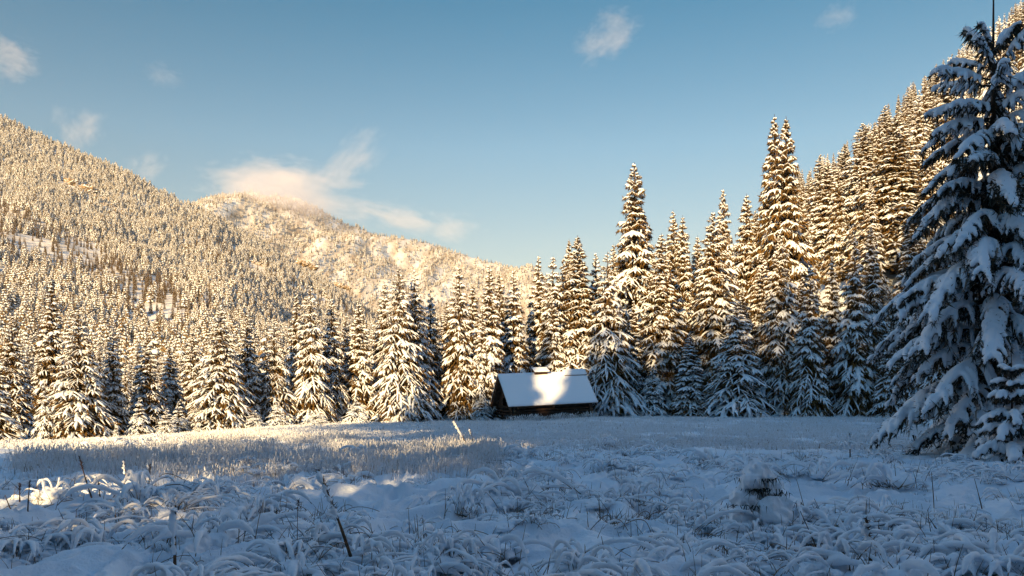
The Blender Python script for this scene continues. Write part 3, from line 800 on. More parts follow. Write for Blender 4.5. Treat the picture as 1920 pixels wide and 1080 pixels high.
def largest_piece(me):
    import bmesh
    bm = bmesh.new(); bm.from_mesh(me); bm.verts.ensure_lookup_table()
    seen, best = set(), []
    for v in bm.verts:
        if v in seen: continue
        st, comp = [v], []; seen.add(v)
        while st:
            a = st.pop(); comp.append(a)
            for e in a.link_edges:
                b = e.other_vert(a)
                if b not in seen: seen.add(b); st.append(b)
        if len(comp) > len(best): best = comp
    keepv = set(best)
    bmesh.ops.delete(bm, geom=[v for v in bm.verts if v not in keepv], context='VERTS')
    bm.to_mesh(me); bm.free(); return me
# ------------------------------------------------------------------ the big spruce in the foreground and the little one before it
def laden_spruce(seed, Ht, whorls, finger, axis_r, fr, nf, voxel, nb=7, trunk_r=0.15, shard_len=0.16, shard_n=60):
    """whorls: (height, branch length, start pitch in degrees, droop)."""
    global rng
    keep, rng = rng, np.random.default_rng(seed)
    trunk, crown, snowg = Geo(), Geo(), Geo()
    tz = np.linspace(-0.3, Ht, 12)
    wob = 0.03 * np.sin(tz * 1.1)
    trunk.add(*tubes(np.stack([wob, wob * .5, tz], -1)[None], (trunk_r * (1 - np.clip(tz, 0, None) / Ht * 0.9))[None], 10))
    SB, SD, SL = [], [], []
    for wi_, (zw, Lw, pitch, droop) in enumerate(whorls):
        n = nb if Lw > 0.5 * max(w[1] for w in whorls) else max(4, nb - 2)
        p0 = rng.random() * 6.28
        for b in range(n):
            az = p0 + 6.283 * (b + rng.normal() * 0.12) / n
            L = Lw * rng.uniform(0.78, 1.12)
            zb = zw + rng.normal() * 0.12 * Lw / 2
            pt = math.tan(math.radians(pitch + rng.normal() * 5)); dr = droop * rng.uniform(.8, 1.25)
            d = np.array([math.cos(az), math.sin(az), 0.0]); e = np.array([-d[1], d[0], 0.0])
            bend = rng.normal() * 0.10
            def ax(s):
                s = np.asarray(s, float)
                p = d * (L * s)[..., None] + e * (bend * L * s * s)[..., None]
                p[..., 2] = np.maximum(zb + L * (pt * s - dr * s ** 2), 0.10 * (1 - 0.3 * s))
                return p
            s9 = np.linspace(0, 1, 9)
            crown.add(*tubes(ax(s9)[None], (0.018 * L * np.linspace(1, .25, 9))[None], 5), 1)
            k = 12
            s = np.linspace(0.20, 1.03, k)
            Pp = ax(s)
            prof = np.array([.02, .55, .85, 1, 1.05, 1.1, 1.1, 1.08, 1.05, 1, .8, .03])
            Rr = axis_r * (0.55 + 0.5 * L / max(w[1] for w in whorls)) * (1.0 if zw < 8.2 else 1.15) * prof * rng.uniform(.82, 1.18, k)
            Pp[:, 2] += Rr * 0.5
            snowg.add(*tubes(Pp[None], Rr[None], 8, 0.8, 0.1))
            m = max(3, int(round(nf * (0.35 + 0.65 * L / max(w[1] for w in whorls)))))
            sj = np.linspace(0.24, 0.96, m)
            for sd in (-1, 1):
                sv = sj + rng.normal(size=m) * 0.02
                base = ax(sv)
                ang = sd * np.radians(62 - 26 * sv + rng.normal(size=m) * 9)
                td = d[None] * np.cos(ang)[:, None] + e[None] * np.sin(ang)[:, None]
                tl = L * finger * (1.15 - 0.75 * sv) * rng.uniform(.75, 1.2, m) * np.clip(sv * 3.2, .4, 1)
                kk = 8
                u = np.linspace(0.02, 1.04, kk)
                Q = base[:, None, :] + td[:, None, :] * (tl[:, None] * (u - 0.28 * u * u))[..., None]
                Q[..., 2] -= tl[:, None] * (0.10 * u + (0.55 + 0.2 * droop) * u * u)
                Q[..., 2] = np.maximum(Q[..., 2], 0.08)
                Rt = fr * (0.6 + 0.5 * L / max(w[1] for w in whorls)) * rng.uniform(.75, 1.2, m)[:, None] * np.array([.4, .9, 1, 1.03, 1, .95, .75, .03])[None] * rng.uniform(.85, 1.15, (m, kk))
                keepf = rng.random(m) > 0.07
                Q2 = Q.copy(); Q2[..., 2] += Rt * 0.45
                if keepf.any(): snowg.add(*tubes(Q2[keepf], Rt[keepf], 7, 0.85, 0.08))
                crown.add(*tubes(Q[:, ::2], np.full((m, 4), 0.009), 3), 1)
                ns = shard_n if zw < 8.2 else max(6, shard_n // 3)
                uu = rng.random((m, ns)) * 1.05
                bb = base[:, None, :] + td[:, None, :] * (tl[:, None] * (uu - 0.28 * uu * uu))[..., None]
                bb[..., 2] -= tl[:, None] * (0.10 * uu + (0.55 + 0.2 * droop) * uu * uu) + 0.01
                dd = td[:, None, :] * 0.5 + rng.normal(size=(m, ns, 3)) * 0.55; dd[..., 2] -= 0.75
                SB.append(bb.reshape(-1, 3)); SD.append(norm(dd).reshape(-1, 3)); SL.append(rng.uniform(.5, 1.2, m * ns) * shard_len)
            # hanging twiglets under the branch, inner part
            ni = shard_n * 3 if zw < 8.2 else shard_n
            ss = rng.random(ni) * 0.9 + 0.03
            bb = ax(ss); bb[:, 2] -= 0.02
            bb += e[None] * (rng.normal(size=ni) * 0.10 * L * ss)[:, None]
            dd = rng.normal(size=(ni, 3)) * 0.4 + d[None] * .3; dd[:, 2] -= 1.0
            SB.append(bb); SD.append(norm(dd)); SL.append(rng.uniform(.6, 2.2, ni) * shard_len)
    B, D, Ln = np.concatenate(SB), np.concatenate(SD), np.concatenate(SL)
    tip = B + D * Ln[:, None]; tip[:, 2] = np.maximum(tip[:, 2], 0.02)
    fz = rng.random(len(B)) < 0.28
    crown.add(*shards(B[~fz], (tip - B)[~fz], (Ln * 0.16 + 0.006)[~fz]), 0)
    crown.add(*shards(B[fz], (tip - B)[fz], (Ln * 0.13 + 0.006)[fz]), 2)
    rng = keep
    return trunk, crown, snowg
def plant_laden(x, y, lab, voxel, crown_mats, rz=0, **kw):
    t, c, sgeo = laden_spruce(voxel=voxel, **kw)
    z = float(meadow_h(x, y))
    root = thing('spruce_tree', lab, 'tree', (x, y, z - 0.02), rz, 'spruces in the foreground')
    obj('trunk', t.mesh('trunk', [M_BARK]), root)
    cr = obj('crown', c.mesh('crown', crown_mats, False), root)
    sn = obj('snow_cover', fuse(sgeo, voxel, 'snow_cover', M_SNOW), cr)
    return root, cr
hz_ = [0.5, 1.2, 3.0, 5.0, 6.0, 7.0, 8.0, 8.8, 9.4, 10.0, 10.5]
WH = []
zw_ = 0.55
while zw_ < 10.45:
    Lw_ = float(np.interp(zw_, hz_, [2.3, 2.55, 2.65, 2.5, 2.2, 1.9, 1.7, 1.6, 1.75, 1.0, 0.5]))
    WH.append((zw_, Lw_, float(np.interp(zw_, hz_, [8, 14, 22, 24, 22, 22, 16, 8, 10, 32, 52])), float(np.interp(zw_, hz_, [.5, .66, .80, .80, .78, .74, .56, .26, .06, .02, 0]))))
    zw_ += 0.44 if zw_ < 8.0 else 0.46
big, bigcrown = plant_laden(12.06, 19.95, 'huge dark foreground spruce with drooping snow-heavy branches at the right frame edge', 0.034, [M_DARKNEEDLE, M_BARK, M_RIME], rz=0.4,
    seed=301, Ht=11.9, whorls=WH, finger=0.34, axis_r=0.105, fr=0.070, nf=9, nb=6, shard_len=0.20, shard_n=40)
WS = [(0.30, .80, 6, .5), (0.62, .78, 10, .5), (0.95, .70, 14, .55), (1.28, .58, 16, .5), (1.6, .46, 18, .45), (1.9, .34, 20, .35), (2.15, .22, 30, .2)]
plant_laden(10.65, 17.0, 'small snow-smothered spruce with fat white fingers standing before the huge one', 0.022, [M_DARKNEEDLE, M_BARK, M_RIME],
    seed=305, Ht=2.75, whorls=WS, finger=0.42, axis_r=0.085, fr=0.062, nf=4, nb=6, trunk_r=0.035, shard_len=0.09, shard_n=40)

# ------------------------------------------------------------------ the log cabin
TH_C = RAD(19.9); TILT = RAD(2.6)
cab = thing('log_cabin', 'small dark log cabin with steep snow-covered roof at the edge of the clearing', 'cabin', (-0.19, 55.8, 0.0), 0)
cab.rotation_euler = (0, -TILT, TH_C)
LR, DV, ZE, ZR = 6.95, 4.2, 1.13, 3.46            # roof length, depth eave to eave, eave and ridge heights
sl = math.atan2(ZR - ZE, DV / 2)
def log_stack(p0, p1, z0, n, r, gap, ext):
    g = Geo()
    p0, p1 = np.array(p0, float), np.array(p1, float); d = norm(p1 - p0)
    for i in range(n):
        z = z0 + i * (2 * r + gap)
        a, b = p0 - d * (ext + rng.uniform(0, .06)), p1 + d * (ext + rng.uniform(0, .06))
        k = 9
        Pp = a[None] + (b - a)[None] * np.linspace(0, 1, k)[:, None]
        Pp = np.concatenate([Pp, np.full((k, 1), z)], 1); Pp[:, 2] += rng.normal(size=k) * 0.008
        R = r * rng.uniform(.93, 1.06, k); v, f = tubes(Pp[None], R[None], 10)
        g.add(v, f)
        for ring in (0, k - 1):                    # log ends
            c = Pp[ring] + (-d if ring == 0 else d).tolist().__add__([0]) * np.array(0.004)
            vv = np.concatenate([v.reshape(k, 10, 3)[ring], c[None]])
            fan = [[j, (j + 1) % 10, 10] if ring else [(j + 1) % 10, j, 10] for j in range(10)]
            g.add(vv, fan, 1)
    return g
M_LOGEND = mat('log_ends', (0.16, 0.10, 0.06), 0.9, 0.1, 0.4, 30, (0.09, 0.055, 0.035), 12)
u0, u1, v0, v1 = 0.55, LR - 0.45, 0.50, DV - 0.50
for nm, a, b, off, gap, nl in (('log_wall', (u0, v0), (u1, v0), 0.0, 0.012, 6), ('log_wall', (u0, v1), (u1, v1), 0.0, 0.012, 6),
                               ('log_wall', (u0, v0), (u0, v1), 0.105, 0.05, 5), ('log_wall', (u1, v0), (u1, v1), 0.105, 0.02, 5)):
    obj(nm, log_stack(a, b, -0.10 + off, nl, 0.105, gap, 0.16).mesh('log_wall', [M_LOG, M_LOGEND]), cab)
gtop = Geo()                                       # upright gable boards with a dark opening between them, set back under the roof
for uu in (u0 + 0.03, u1 - 0.03):
    w = 0.17
    for j in range(int(DV / w)):
        vv = 0.30 + w * (j + .5)
        if vv > DV - .3: break
        hi = ZE + (DV / 2 - abs(vv - DV / 2)) * math.tan(sl) - 0.16
        lo = 1.02
        if uu < 1 and abs(vv - 2.35) < 0.42: lo = 1.75
        if hi > lo: gtop.box((uu + rng.normal() * .008, vv, (hi + lo) / 2), (0.025, w - 0.018, hi - lo))
obj('gable_boards', gtop.mesh('gable_boards', [M_PLANK], False), cab)
fl = Geo(); fl.box((LR / 2, DV / 2, -0.06), (u1 - u0 - .2, v1 - v0 - .2, 0.08)); fl.box((LR / 2, DV / 2, 0.98), (u1 - u0 - .25, v1 - v0 - .25, 0.05))
obj('floor', fl.mesh('floor', [M_PLANK], False), cab)
rf = Geo()                                         # two planked slopes
cs_, sn_ = math.cos(sl), math.sin(sl)
SLEN = (DV / 2) / cs_
for sd in (0, 1):
    rot = np.array([[1, 0, 0], [0, cs_, -sn_], [0, sn_, cs_]]) if sd == 0 else np.array([[1, 0, 0], [0, cs_, sn_], [0, -sn_, cs_]])
    nP = 30
    for j in range(nP):
        wv = LR / nP
        c = np.array([wv * (j + .5), 0, 0]); half = SLEN / 2 + rng.uniform(-.01, .015)
        yc = DV / 4 if sd == 0 else DV * 3 / 4
        rf.box((c[0], yc, (ZE + ZR) / 2 - 0.05 + rng.normal() * .004), (wv - 0.012, half * 2, 0.04), 0, rot)
    for q in (0.08, 0.5, 0.92):                    # battens under the planks
        pv = DV / 2 * q if sd == 0 else DV - DV / 2 * q
        pz = ZE + (ZR - ZE) * q - 0.13
        rf.box((LR / 2, pv, pz), (LR - 0.15, 0.08, 0.08), 0, rot)
roof = obj('roof', rf.mesh('roof', [M_PLANK], False), cab)
raf = Geo()
for uu in (0.12, u0 + .2, LR / 2, u1 - .2, LR - 0.12):
    for sd in (0, 1):
        rot = np.array([[1, 0, 0], [0, cs_, -sn_], [0, sn_, cs_]]) if sd == 0 else np.array([[1, 0, 0], [0, cs_, sn_], [0, -sn_, cs_]])
        raf.box((uu, DV / 4 if sd == 0 else DV * 3 / 4, (ZE + ZR) / 2 - 0.24), (0.09, SLEN - 0.1, 0.11), 0, rot)
obj('rafters', raf.mesh('rafters', [M_PLANK], False), roof)
def snow_slab(ua, ub, qa, qb, th, side, nx=60, ny=24, z_off=0.0):
    """a rounded snow sheet on the slope between q (0 eave .. 1 ridge)."""
    U = np.linspace(ua, ub, nx); Q = np.linspace(qa, qb, ny)
    UU, QQ = np.meshgrid(U, Q)
    e1 = np.minimum(np.minimum(UU - ua, ub - UU), (QQ - qa) * SLEN)
    t = th * (0.35 + 0.65 * np.sqrt(np.clip(e1 / 0.10, 0, 1))) * (0.9 + 0.25 * (fbm(UU * 1.3, QQ * 3, 3, 81) - .2))
    V_ = DV / 2 * QQ; Z_ = ZE + (ZR - ZE) * QQ + z_off
    nv = np.array([-sn_, cs_])
    top = np.stack([UU, V_ + nv[0] * t, Z_ + nv[1] * t], -1)
    bot = np.stack([UU, V_ + nv[0] * -.02, Z_ + nv[1] * -.02], -1)
    if side: top[..., 1] = DV - top[..., 1]; bot[..., 1] = DV - bot[..., 1]
    g = Geo(); m = nx * ny
    idx = np.arange(m).reshape(ny, nx)
    q = lambda I: np.stack([I[:-1, :-1], I[:-1, 1:], I[1:, 1:], I[1:, :-1]], -1).reshape(-1, 4)
    rim = np.concatenate([idx[0, :], idx[1:, -1], idx[-1, -2::-1], idx[-2:0:-1, 0]])
    side_f = np.stack([rim, rim + m, np.roll(rim, -1) + m, np.roll(rim, -1)], -1)
    v = np.concatenate([top.reshape(-1, 3), bot.reshape(-1, 3)])
    if side: g.add(v, np.concatenate([q(idx)[:, ::-1], side_f[:, ::-1]]))
    else: g.add(v, np.concatenate([q(idx), side_f]))
    return g
M_ROOFSNOW = mat('roof_snow', (0.79, 0.85, 0.92), 0.65, 0.2, 0.25, 45, None, 5, 0.01)
obj('snow_cover', snow_slab(0.0, LR, 0.0, 1.0, 0.075, 0).mesh('roof_snow', [M_ROOFSNOW]), roof)
obj('snow_cover', snow_slab(0.0, LR, 0.0, 1.0, 0.075, 1).mesh('roof_snow', [M_ROOFSNOW]), roof)
vent = Geo()                                       # smoke vent hood straddling the ridge
vent.box((3.32, DV / 2 - 0.02, ZR + 0.02), (1.02, 0.40, 0.30))
ra = np.array([[1, 0, 0], [0, math.cos(.45), -math.sin(.45)], [0, math.sin(.45), math.cos(.45)]])
vent.box((3.32, DV / 2 - 0.12, ZR + 0.185), (1.18, 0.72, 0.04), 0, ra)
ve = obj('roof_vent', vent.mesh('roof_vent', [M_PLANK], False), roof)
vs = Geo(); vs.box((3.32, DV / 2 - 0.15, ZR + 0.243), (1.20, 0.74, 0.075), 0, ra)
vme = vs.mesh('vent_snow', [M_ROOFSNOW]); vo = obj('snow_cover', vme, ve)
bv = vo.modifiers.new('bevel', 'BEVEL'); bv.width = 0.03; bv.segments = 3
rb = Geo()                                         # ridge plank lapping over the top of the slope
rb.box((6.05, DV / 2 * .90, ZE + (ZR - ZE) * .90 + 0.13), (1.84, 0.52, 0.035), 0, np.array([[1, 0, 0], [0, cs_, -sn_], [0, sn_, cs_]]))
rbo = obj('ridge_board', rb.mesh('ridge_board', [M_PLANK], False), roof)
rs = snow_slab(5.12, 6.97, 0.82, 1.0, 0.05, 0, 30, 8, 0.17)
obj('snow_cover', rs.mesh('ridge_snow', [M_ROOFSNOW]), rbo)

# ------------------------------------------------------------------ grass, tussocks and stalks of the meadow
def ground_z(x, y): return meadow_h(x, y) + meadow_micro(x, y)
def tussock_geo(seed, n=18, size=0.8, hmax=0.34, r=0.026, dirb=None):
    global rng
    keep, rng = rng, np.random.default_rng(seed)
    sn, st = Geo(), Geo()
    a0 = rng.random() * 6.28
    for i in range(n):
        az = a0 + rng.normal() * 0.9 if dirb else rng.random() * 6.28
        l = size * rng.uniform(.45, 1.0); h = hmax * rng.uniform(.35, 1.0)
        d = np.array([math.cos(az), math.sin(az)]); e = np.array([-d[1], d[0]]) * rng.normal() * .18
        b = rng.normal(size=2) * 0.07 * size / .8
        k = 11
        s = np.linspace(0, 1, k)
        pk = rng.uniform(.45, .7)
        z = h * np.where(s < pk, 1 - ((pk - s) / pk) ** 2, 1 - ((s - pk) / (1 - pk)) ** 2 * rng.uniform(.5, 1.05))
        Pp = np.concatenate([b[None] + d[None] * (l * s)[:, None] + e[None] * (l * s * s)[:, None], z[:, None]], 1)
        st.add(*tubes(Pp[None], np.full((1, k), 0.0045), 4))
        if rng.random() < 0.95:
            i0 = rng.integers(0, 3)
            R = r * rng.uniform(.6, 1.5) * np.clip(np.sin(np.linspace(0.15, 3.0, k)) * 1.3, .05, 1) * rng.uniform(.75, 1.25, k)
            R[0] = R[-1] = 0.002; R[:i0] *= .4
            Q = Pp.copy(); Q[:, 2] += R * .75
            sn.add(*tubes(Q[None], R[None], 7, 1.05, 0.1))
    for j in range(6 if n > 8 else 11):
        c = rng.normal(size=2) * size * (.20 if n > 8 else .26)
        q_ = size * rng.uniform(.10, .21)
        blob(sn, (c[0], c[1], hmax * rng.uniform(-.10, .28)), np.array([1.15, .85, .6]) * q_, amp=.34)
    nb_ = int(52 * size)                            # matted grass in the hollows
    pb = rng.normal(size=(nb_, 2)) * size * .15
    db = rng.normal(size=(nb_, 3)) * .7; db[:, 2] = np.abs(db[:, 2]) * .6 + .15
    db = norm(db) * rng.uniform(.12, .34, (nb_, 1))
    st.add(*shards(np.concatenate([pb, np.full((nb_, 1), .0)], 1), db, np.full(nb_, .011)))
    for j in range(10):                             # short broken blades
        p = rng.normal(size=2) * size * .3
        ln = rng.uniform(.15, .4)
        t = norm(np.array([rng.normal() * .4, rng.normal() * .4, 1.0])) * ln
        st.add(*tubes(np.array([[[p[0], p[1], 0], [p[0] + t[0] * .5, p[1] + t[1] * .5, t[2] * .55], [p[0] + t[0] * 1.1, p[1] + t[1] * 1.1, t[2]]]]), np.array([[.004, .0035, .0015]]), 4))
    rng = keep
    return sn, st
def join_mesh(name, a, b):                          # fused snow mesh + straw Geo as one mesh with two materials
    nv = len(a.vertices); co = np.empty(nv * 3, np.float32); a.vertices.foreach_get('co', co)
    nl = len(a.loops); li = np.empty(nl, np.int32); a.loops.foreach_get('vertex_index', li)
    lt = np.empty(len(a.polygons), np.int32); a.polygons.foreach_get('loop_total', lt)
    g = Geo(); co = co.reshape(-1, 3)
    st = np.concatenate([[0], np.cumsum(lt)[:-1]])
    g.v.append(co); g.n = nv
    for c in (3, 4):
        m = lt == c
        if m.any():
            g.f.append(li[st[m][:, None] + np.arange(c)[None]]); g.m.append(np.zeros(m.sum(), int))
    for v, f in zip([np.concatenate(b.v)], [None]):
        base = g.n; g.v.append(v); g.n += len(v)
        for f in b.f: g.f.append(f + base); g.m.append(np.ones(len(f), int))
    return g.mesh(name, [M_SNOW, M_STRAW])
TUS = []
for i in range(7):
    sn, st = tussock_geo(400 + i, n=[16, 12, 20, 10, 6, 14, 4][i], size=[.8, .9, .7, 1.0, .8, .6, .7][i], hmax=[.34, .28, .30, .36, .22, .4, .2][i], r=[.022, .026, .019, .025, .032, .021, .036][i], dirb=i % 2)
    TUS.append((largest_piece(fuse(sn, 0.014, 'tussock_snow', M_SNOW, 1)), st))
TUS = TUS
C_TUS = source_collection('snowy_tussock', [join_mesh('snowy_tussock', a, b) for a, b in TUS])
nT = 1080
yy = 5.2 + 25 * rng.random(nT * 3) ** 1.3
xx = (rng.random(nT * 3) * 2 - 1) * 0.74 * yy
keepm = (fbm(xx / 1.7, yy / 1.7, 2, 91) > 0.47) & (rng.random(len(xx)) < np.where(xx > 0.25 * yy, .75, 1.0))
xx, yy = xx[keepm][:nT], yy[keepm][:nT]
zz = ground_z(xx, yy)
sc_ = rng.uniform(.45, 1.05, len(xx)) * np.where(xx > 5, .85, 1.0)
tk = np.array([0, 1, 2, 3, 5, 4, 4, 4, 6, 6])[rng.integers(0, 10, len(xx))]
rot = np.zeros((len(xx), 3)); rot[:, 2] = rng.random(len(xx)) * 6.28
o = scatter('tussock_grass', np.stack([xx, yy, zz - 0.05], -1), rot, np.stack([sc_, sc_, sc_ * rng.uniform(.65, 1.05, len(xx))], -1), tk, C_TUS)
tag(o, 'bent meadow grass weighed down by fresh snow in the foreground', 'grass')
# upright frosted tufts
def tuft(seed, n, h, spread, w, frost):
    global rng
    keep, rng = rng, np.random.default_rng(seed)
    B = np.concatenate([rng.normal(size=(n, 2)) * spread, np.zeros((n, 1)) - .03], 1)
    D = np.concatenate([rng.normal(size=(n, 2)) * .16 * h, (h * rng.uniform(.45, 1.1, n))[:, None]], 1)
    v, f = shards(B, D, rng.uniform(.6, 1.3, n) * w)
    g = Geo(); fr_ = rng.random(n) < frost
    g.add(v.reshape(n, 3, 3)[fr_].reshape(-1, 3), np.arange(fr_.sum() * 3).reshape(-1, 3), 0)
    g.add(v.reshape(n, 3, 3)[~fr_].reshape(-1, 3), np.arange((~fr_).sum() * 3).reshape(-1, 3), 1)
    nb = n // 3                                     # frost knobs at blade ends
    tips = (B + D)[:nb]
    Pk = np.stack([tips - D[:nb] * .25, tips - D[:nb] * .12, tips + D[:nb] * .02], 1)
    g.add(*tubes(Pk, np.array([[.3, 1, .1]]) * w * rng.uniform(.7, 1.5, (nb, 1)), 4), 0)
    rng = keep
    return g.mesh('frosted_tuft', [M_FROST, M_STRAW])
C_TUFT = source_collection('frosted_tuft', [tuft(500 + i, 30, .40, .19, .013, .87) for i in range(3)] + [tuft(510 + i, 30, .16, .22, .022, .96) for i in range(3)])
def tufts(name, label, n, y0, y1, ua, ub, cut, tall, smin, smax, seed):
    y = y0 + (y1 - y0) * rng.random(n); x = (ua + (ub - ua) * rng.random(n)) * y
    k = fbm(x / 2.2, y / 2.2, 2, seed) > cut
    if tall: k &= ((x / y > -.40) | (y < 20)) & (rng.random(n) < .15 + .85 * sstep(14.5, 23, y + 4 * fbm(x / 3, y / 3, 2, 97)))
    k &= ~((x > -1.2) & (x < 6.6) & (y > 55.5 + .34 * x) & (y < 60.5 + .34 * x))
    x, y = x[k], y[k]; z = ground_z(x, y)
    s_ = rng.uniform(smin, smax, len(x))
    rt = np.zeros((len(x), 3)); rt[:, 2] = rng.random(len(x)) * 6.28; rt[:, :2] = rng.normal(size=(len(x), 2)) * .08
    o = scatter(name, np.stack([x, y, z], -1), rt, np.stack([s_] * 3, -1), rng.integers(0, 3, len(x)) + (0 if tall else 3), C_TUFT)
    return tag(o, label, 'grass')
tufts('reed_grass', 'band of upright frosted straw-coloured grass crossing the middle of the meadow', 7500, 14.0, 31, -.62, -.02, .36, True, .45, 1.0, 95)
wu = rng.uniform(-.2, 6.6, 90); wv = rng.uniform(-.5, .1, 90)
wx, wy = -0.19 + wu * math.cos(TH_C) - wv * math.sin(TH_C), 55.8 + wu * math.sin(TH_C) + wv * math.cos(TH_C)
wr = np.zeros((90, 3)); wr[:, 2] = rng.random(90) * 6
o = scatter('reed_grass', np.stack([wx, wy, ground_z(wx, wy)], -1), wr, np.stack([rng.uniform(.5, 1.4, 90)] * 3, -1), rng.integers(0, 3, 90), C_TUFT)
tag(o, 'frosted weeds growing along the front wall of the cabin', 'grass')
tufts('stubble_grass', 'low frosted grass stubble over the far meadow up to the trees', 15000, 24, 66, -.66, .66, .30, False, .6, 1.3, 96)

# ------------------------------------------------------------------ rock outcrops on the near slope
def rock_mat():
    m = mat('outcrop_rock', (0.36, 0.27, 0.17), 0.9, 0.1, 0.9, 0.5, (0.20, 0.145, 0.09), 0.25, 1.5)
    n, l = m.node_tree.nodes, m.node_tree.links
    b = n['Principled BSDF']; src = b.inputs['Base Color'].links[0].from_socket
    ge, sp, rp, mx = n.new('ShaderNodeNewGeometry'), n.new('ShaderNodeSeparateXYZ'), n.new('ShaderNodeMapRange'), n.new('ShaderNodeMix')
    mx.data_type = 'RGBA'; rp.inputs[1].default_value = 0.35; rp.inputs[2].default_value = 0.6
    l.new(ge.outputs['Normal'], sp.inputs[0]); l.new(sp.outputs[2], rp.inputs[0]); l.new(rp.outputs[0], mx.inputs[0])
    l.new(src, mx.inputs[6]); mx.inputs[7].default_value = (0.84, 0.86, 0.89, 1); l.new(mx.outputs[2], b.inputs['Base Color'])
    return m
M_OUT = rock_mat()
for (ox, oy, oz, orad), (px, py, hw, lab) in zip(OUTCROPS, OUTS):
    g = Geo()
    for k in range(6):
        f = (k - 2.5) / 3
        nu, nv = 18, 12
        blob(g, (f * orad, 0.3 * orad * rng.normal() * .3, -f * orad * .42 + rng.normal() * orad * .08), np.array([.42, .35, .26]) * orad * rng.uniform(.75, 1.25), 0, nu, nv, .30)
    o = obj('rock_outcrop', g.mesh('rock_outcrop', [M_OUT], False), None, (ox, oy + orad * .1, oz))
    tag(o, lab, 'rock', 'rock outcrops on the near slope')

# ------------------------------------------------------------------ single stalks, tussocks and a buried sapling in the foreground
def at_ground(px, py):                               # the ground point seen at a photo position
    t = np.linspace(4, 60, 3000); x = (px - 960) / FPX * t
    d = CAM_H - (py - 750) / FPX * t - meadow_h(x, t) - meadow_micro(x, t) * .5
    k = int(np.argmax(d < 0)); return x[k], t[k]
def stalk(name, label, px, base, top, lean, r, head, snowy, cat='stalk', curve=0.0, mats=None):
    x, y = at_ground(px, min(base, 1075))
    if base > 1075: y = y * 0.97
    h = (base - top) * y / FPX; dx = lean * y / FPX
    z = float(ground_z(x, y))
    k = 12; s = np.linspace(0, 1, k)
    Pp = np.stack([dx * s + curve * h * s * (1 - s), 0.06 * h * s * s, h * s - 0.03], -1)
    root = thing(name, label, cat, (x, y, z), 0, 'dead stalks standing in the snow')
    m = mats or M_STALK
    g = Geo(); R = r * (1 - 0.6 * s) * rng.uniform(.85, 1.15, k); g.add(*tubes(Pp[None], R[None], 6))
    obj('stem', g.mesh('stem', [m]), root)
    if head:
        hg = Geo(); n = int(130 * head)
        u = 1 - rng.random(n) * (0.42 * head + .12); i = np.clip(u * (k - 1), 0, k - 1.001); i0 = i.astype(int)
        b = Pp[i0] + (Pp[i0 + 1] - Pp[i0]) * (i - i0)[:, None]
        d = rng.normal(size=(n, 3)) * 0.6; d[:, 2] += .5
        d = norm(d) * rng.uniform(.02, .05, (n, 1)) * (0.7 + h)
        hg.add(*shards(b, d, np.full(n, .011)))
        obj('seed_head', hg.mesh('seed_head', [m], False), root)
    if snowy:
        sg = Geo(); a, b_ = snowy
        kk = 14; u = np.linspace(a, b_, kk); Q = np.stack([np.interp(u, s, Pp[:, j]) for j in range(3)], -1)
        R2 = (r * 1.25 + .005) * np.concatenate([[.05], rng.uniform(.35, 1.5, kk - 2), [.05]])
        Q[:, :2] += rng.normal(size=(kk, 2)) * r * .35
        Q[:, 0] -= R2 * .5; Q[:, 1] -= R2 * .3
        sg.add(*tubes(Q[None], R2[None], 9, 1, .28))
        obj('snow_cover', sg.mesh('snow_cover', [M_SNOW]), root)
    return root
stalk('dead_stalk', 'thick dark stalk plastered with snow on one side, at the bottom edge left of centre', 347, 1090, 955, -2, .017, 0, (.30, .98))
stalk('dead_stalk', 'long leaning dark stalk with a snow-tipped shrivelled head, bottom edge under the cabin side', 672, 1085, 905, -70, .016, .7, (.50, 1.02), curve=.10)
stalk('dead_stalk', 'stubby reddish stalk with snow on it at the bottom edge, right of the buried sapling', 1612, 1090, 985, -6, .020, .6, (.30, .92), curve=.08)
stalk('dead_stalk', 'tall pale golden seed stalk lit by the sun left of the cabin', 882, 850, 793, -32, .022, .9, (.45, 1.0), mats=M_STRAW)
stalk('dead_stalk', 'shorter golden seed stalk beside the tall golden one', 890, 848, 806, -10, .018, .9, (.5, 1.0), mats=M_STRAW)
stalk('dead_stalk', 'white frosted upright stalk behind the sunlit tussock on the left', 238, 916, 876, -7, .012, .5, (.35, 1.0))
stalk('dead_stalk', 'brown bare stalk rising out of the sunlit tussock on the left', 279, 930, 878, 1, .010, .5, None)
stalk('dead_stalk', 'dark leaning stalk in the shaded stalk group near the left edge, tallest of it', 172, 948, 870, -26, .012, .5, None)
stalk('dead_stalk', 'short dark stalk right of the leaning one in the shaded left group', 188, 948, 918, -4, .010, .3, None)
stalk('dead_stalk', 'thin dark upright stalk standing between the left edge and the leaning stalk', 52, 972, 912, 2, .009, .3, None)
stalk('dead_stalk', 'dark stalk just left of a slanting twig near the left edge', 37, 960, 922, -1, .010, .5, None)
stalk('dead_stalk', 'stalk slanting down to the right near the left edge', 22, 970, 938, -14, .009, 0, None)
stalk('dead_stalk', 'white upright stalk in front of the dark trees at the right meadow edge', 1594, 868, 818, 0, .016, .3, (.4, 1.0))
stalk('dead_stalk', 'thin dark stem leaning beside the buried sapling', 1513, 969, 897, -18, .006, 0, None)
stalk('dead_stalk', 'thin dark stem leaning to the left, right of the buried sapling', 1556, 1006, 944, -28, .006, 0, None)
stalk('dead_stalk', 'long thin dark stem rising from the bottom edge below the buried sapling', 1527, 1085, 985, -42, .007, 0, None)
stalk('dead_stalk', 'thin upright dark stem on smooth snow left of the small foreground spruce', 1752, 975, 893, -3, .007, 0, None)
stalk('dead_stalk', 'thin leaning stem on smooth snow below the small foreground spruce', 1842, 970, 910, -13, .007, 0, None)
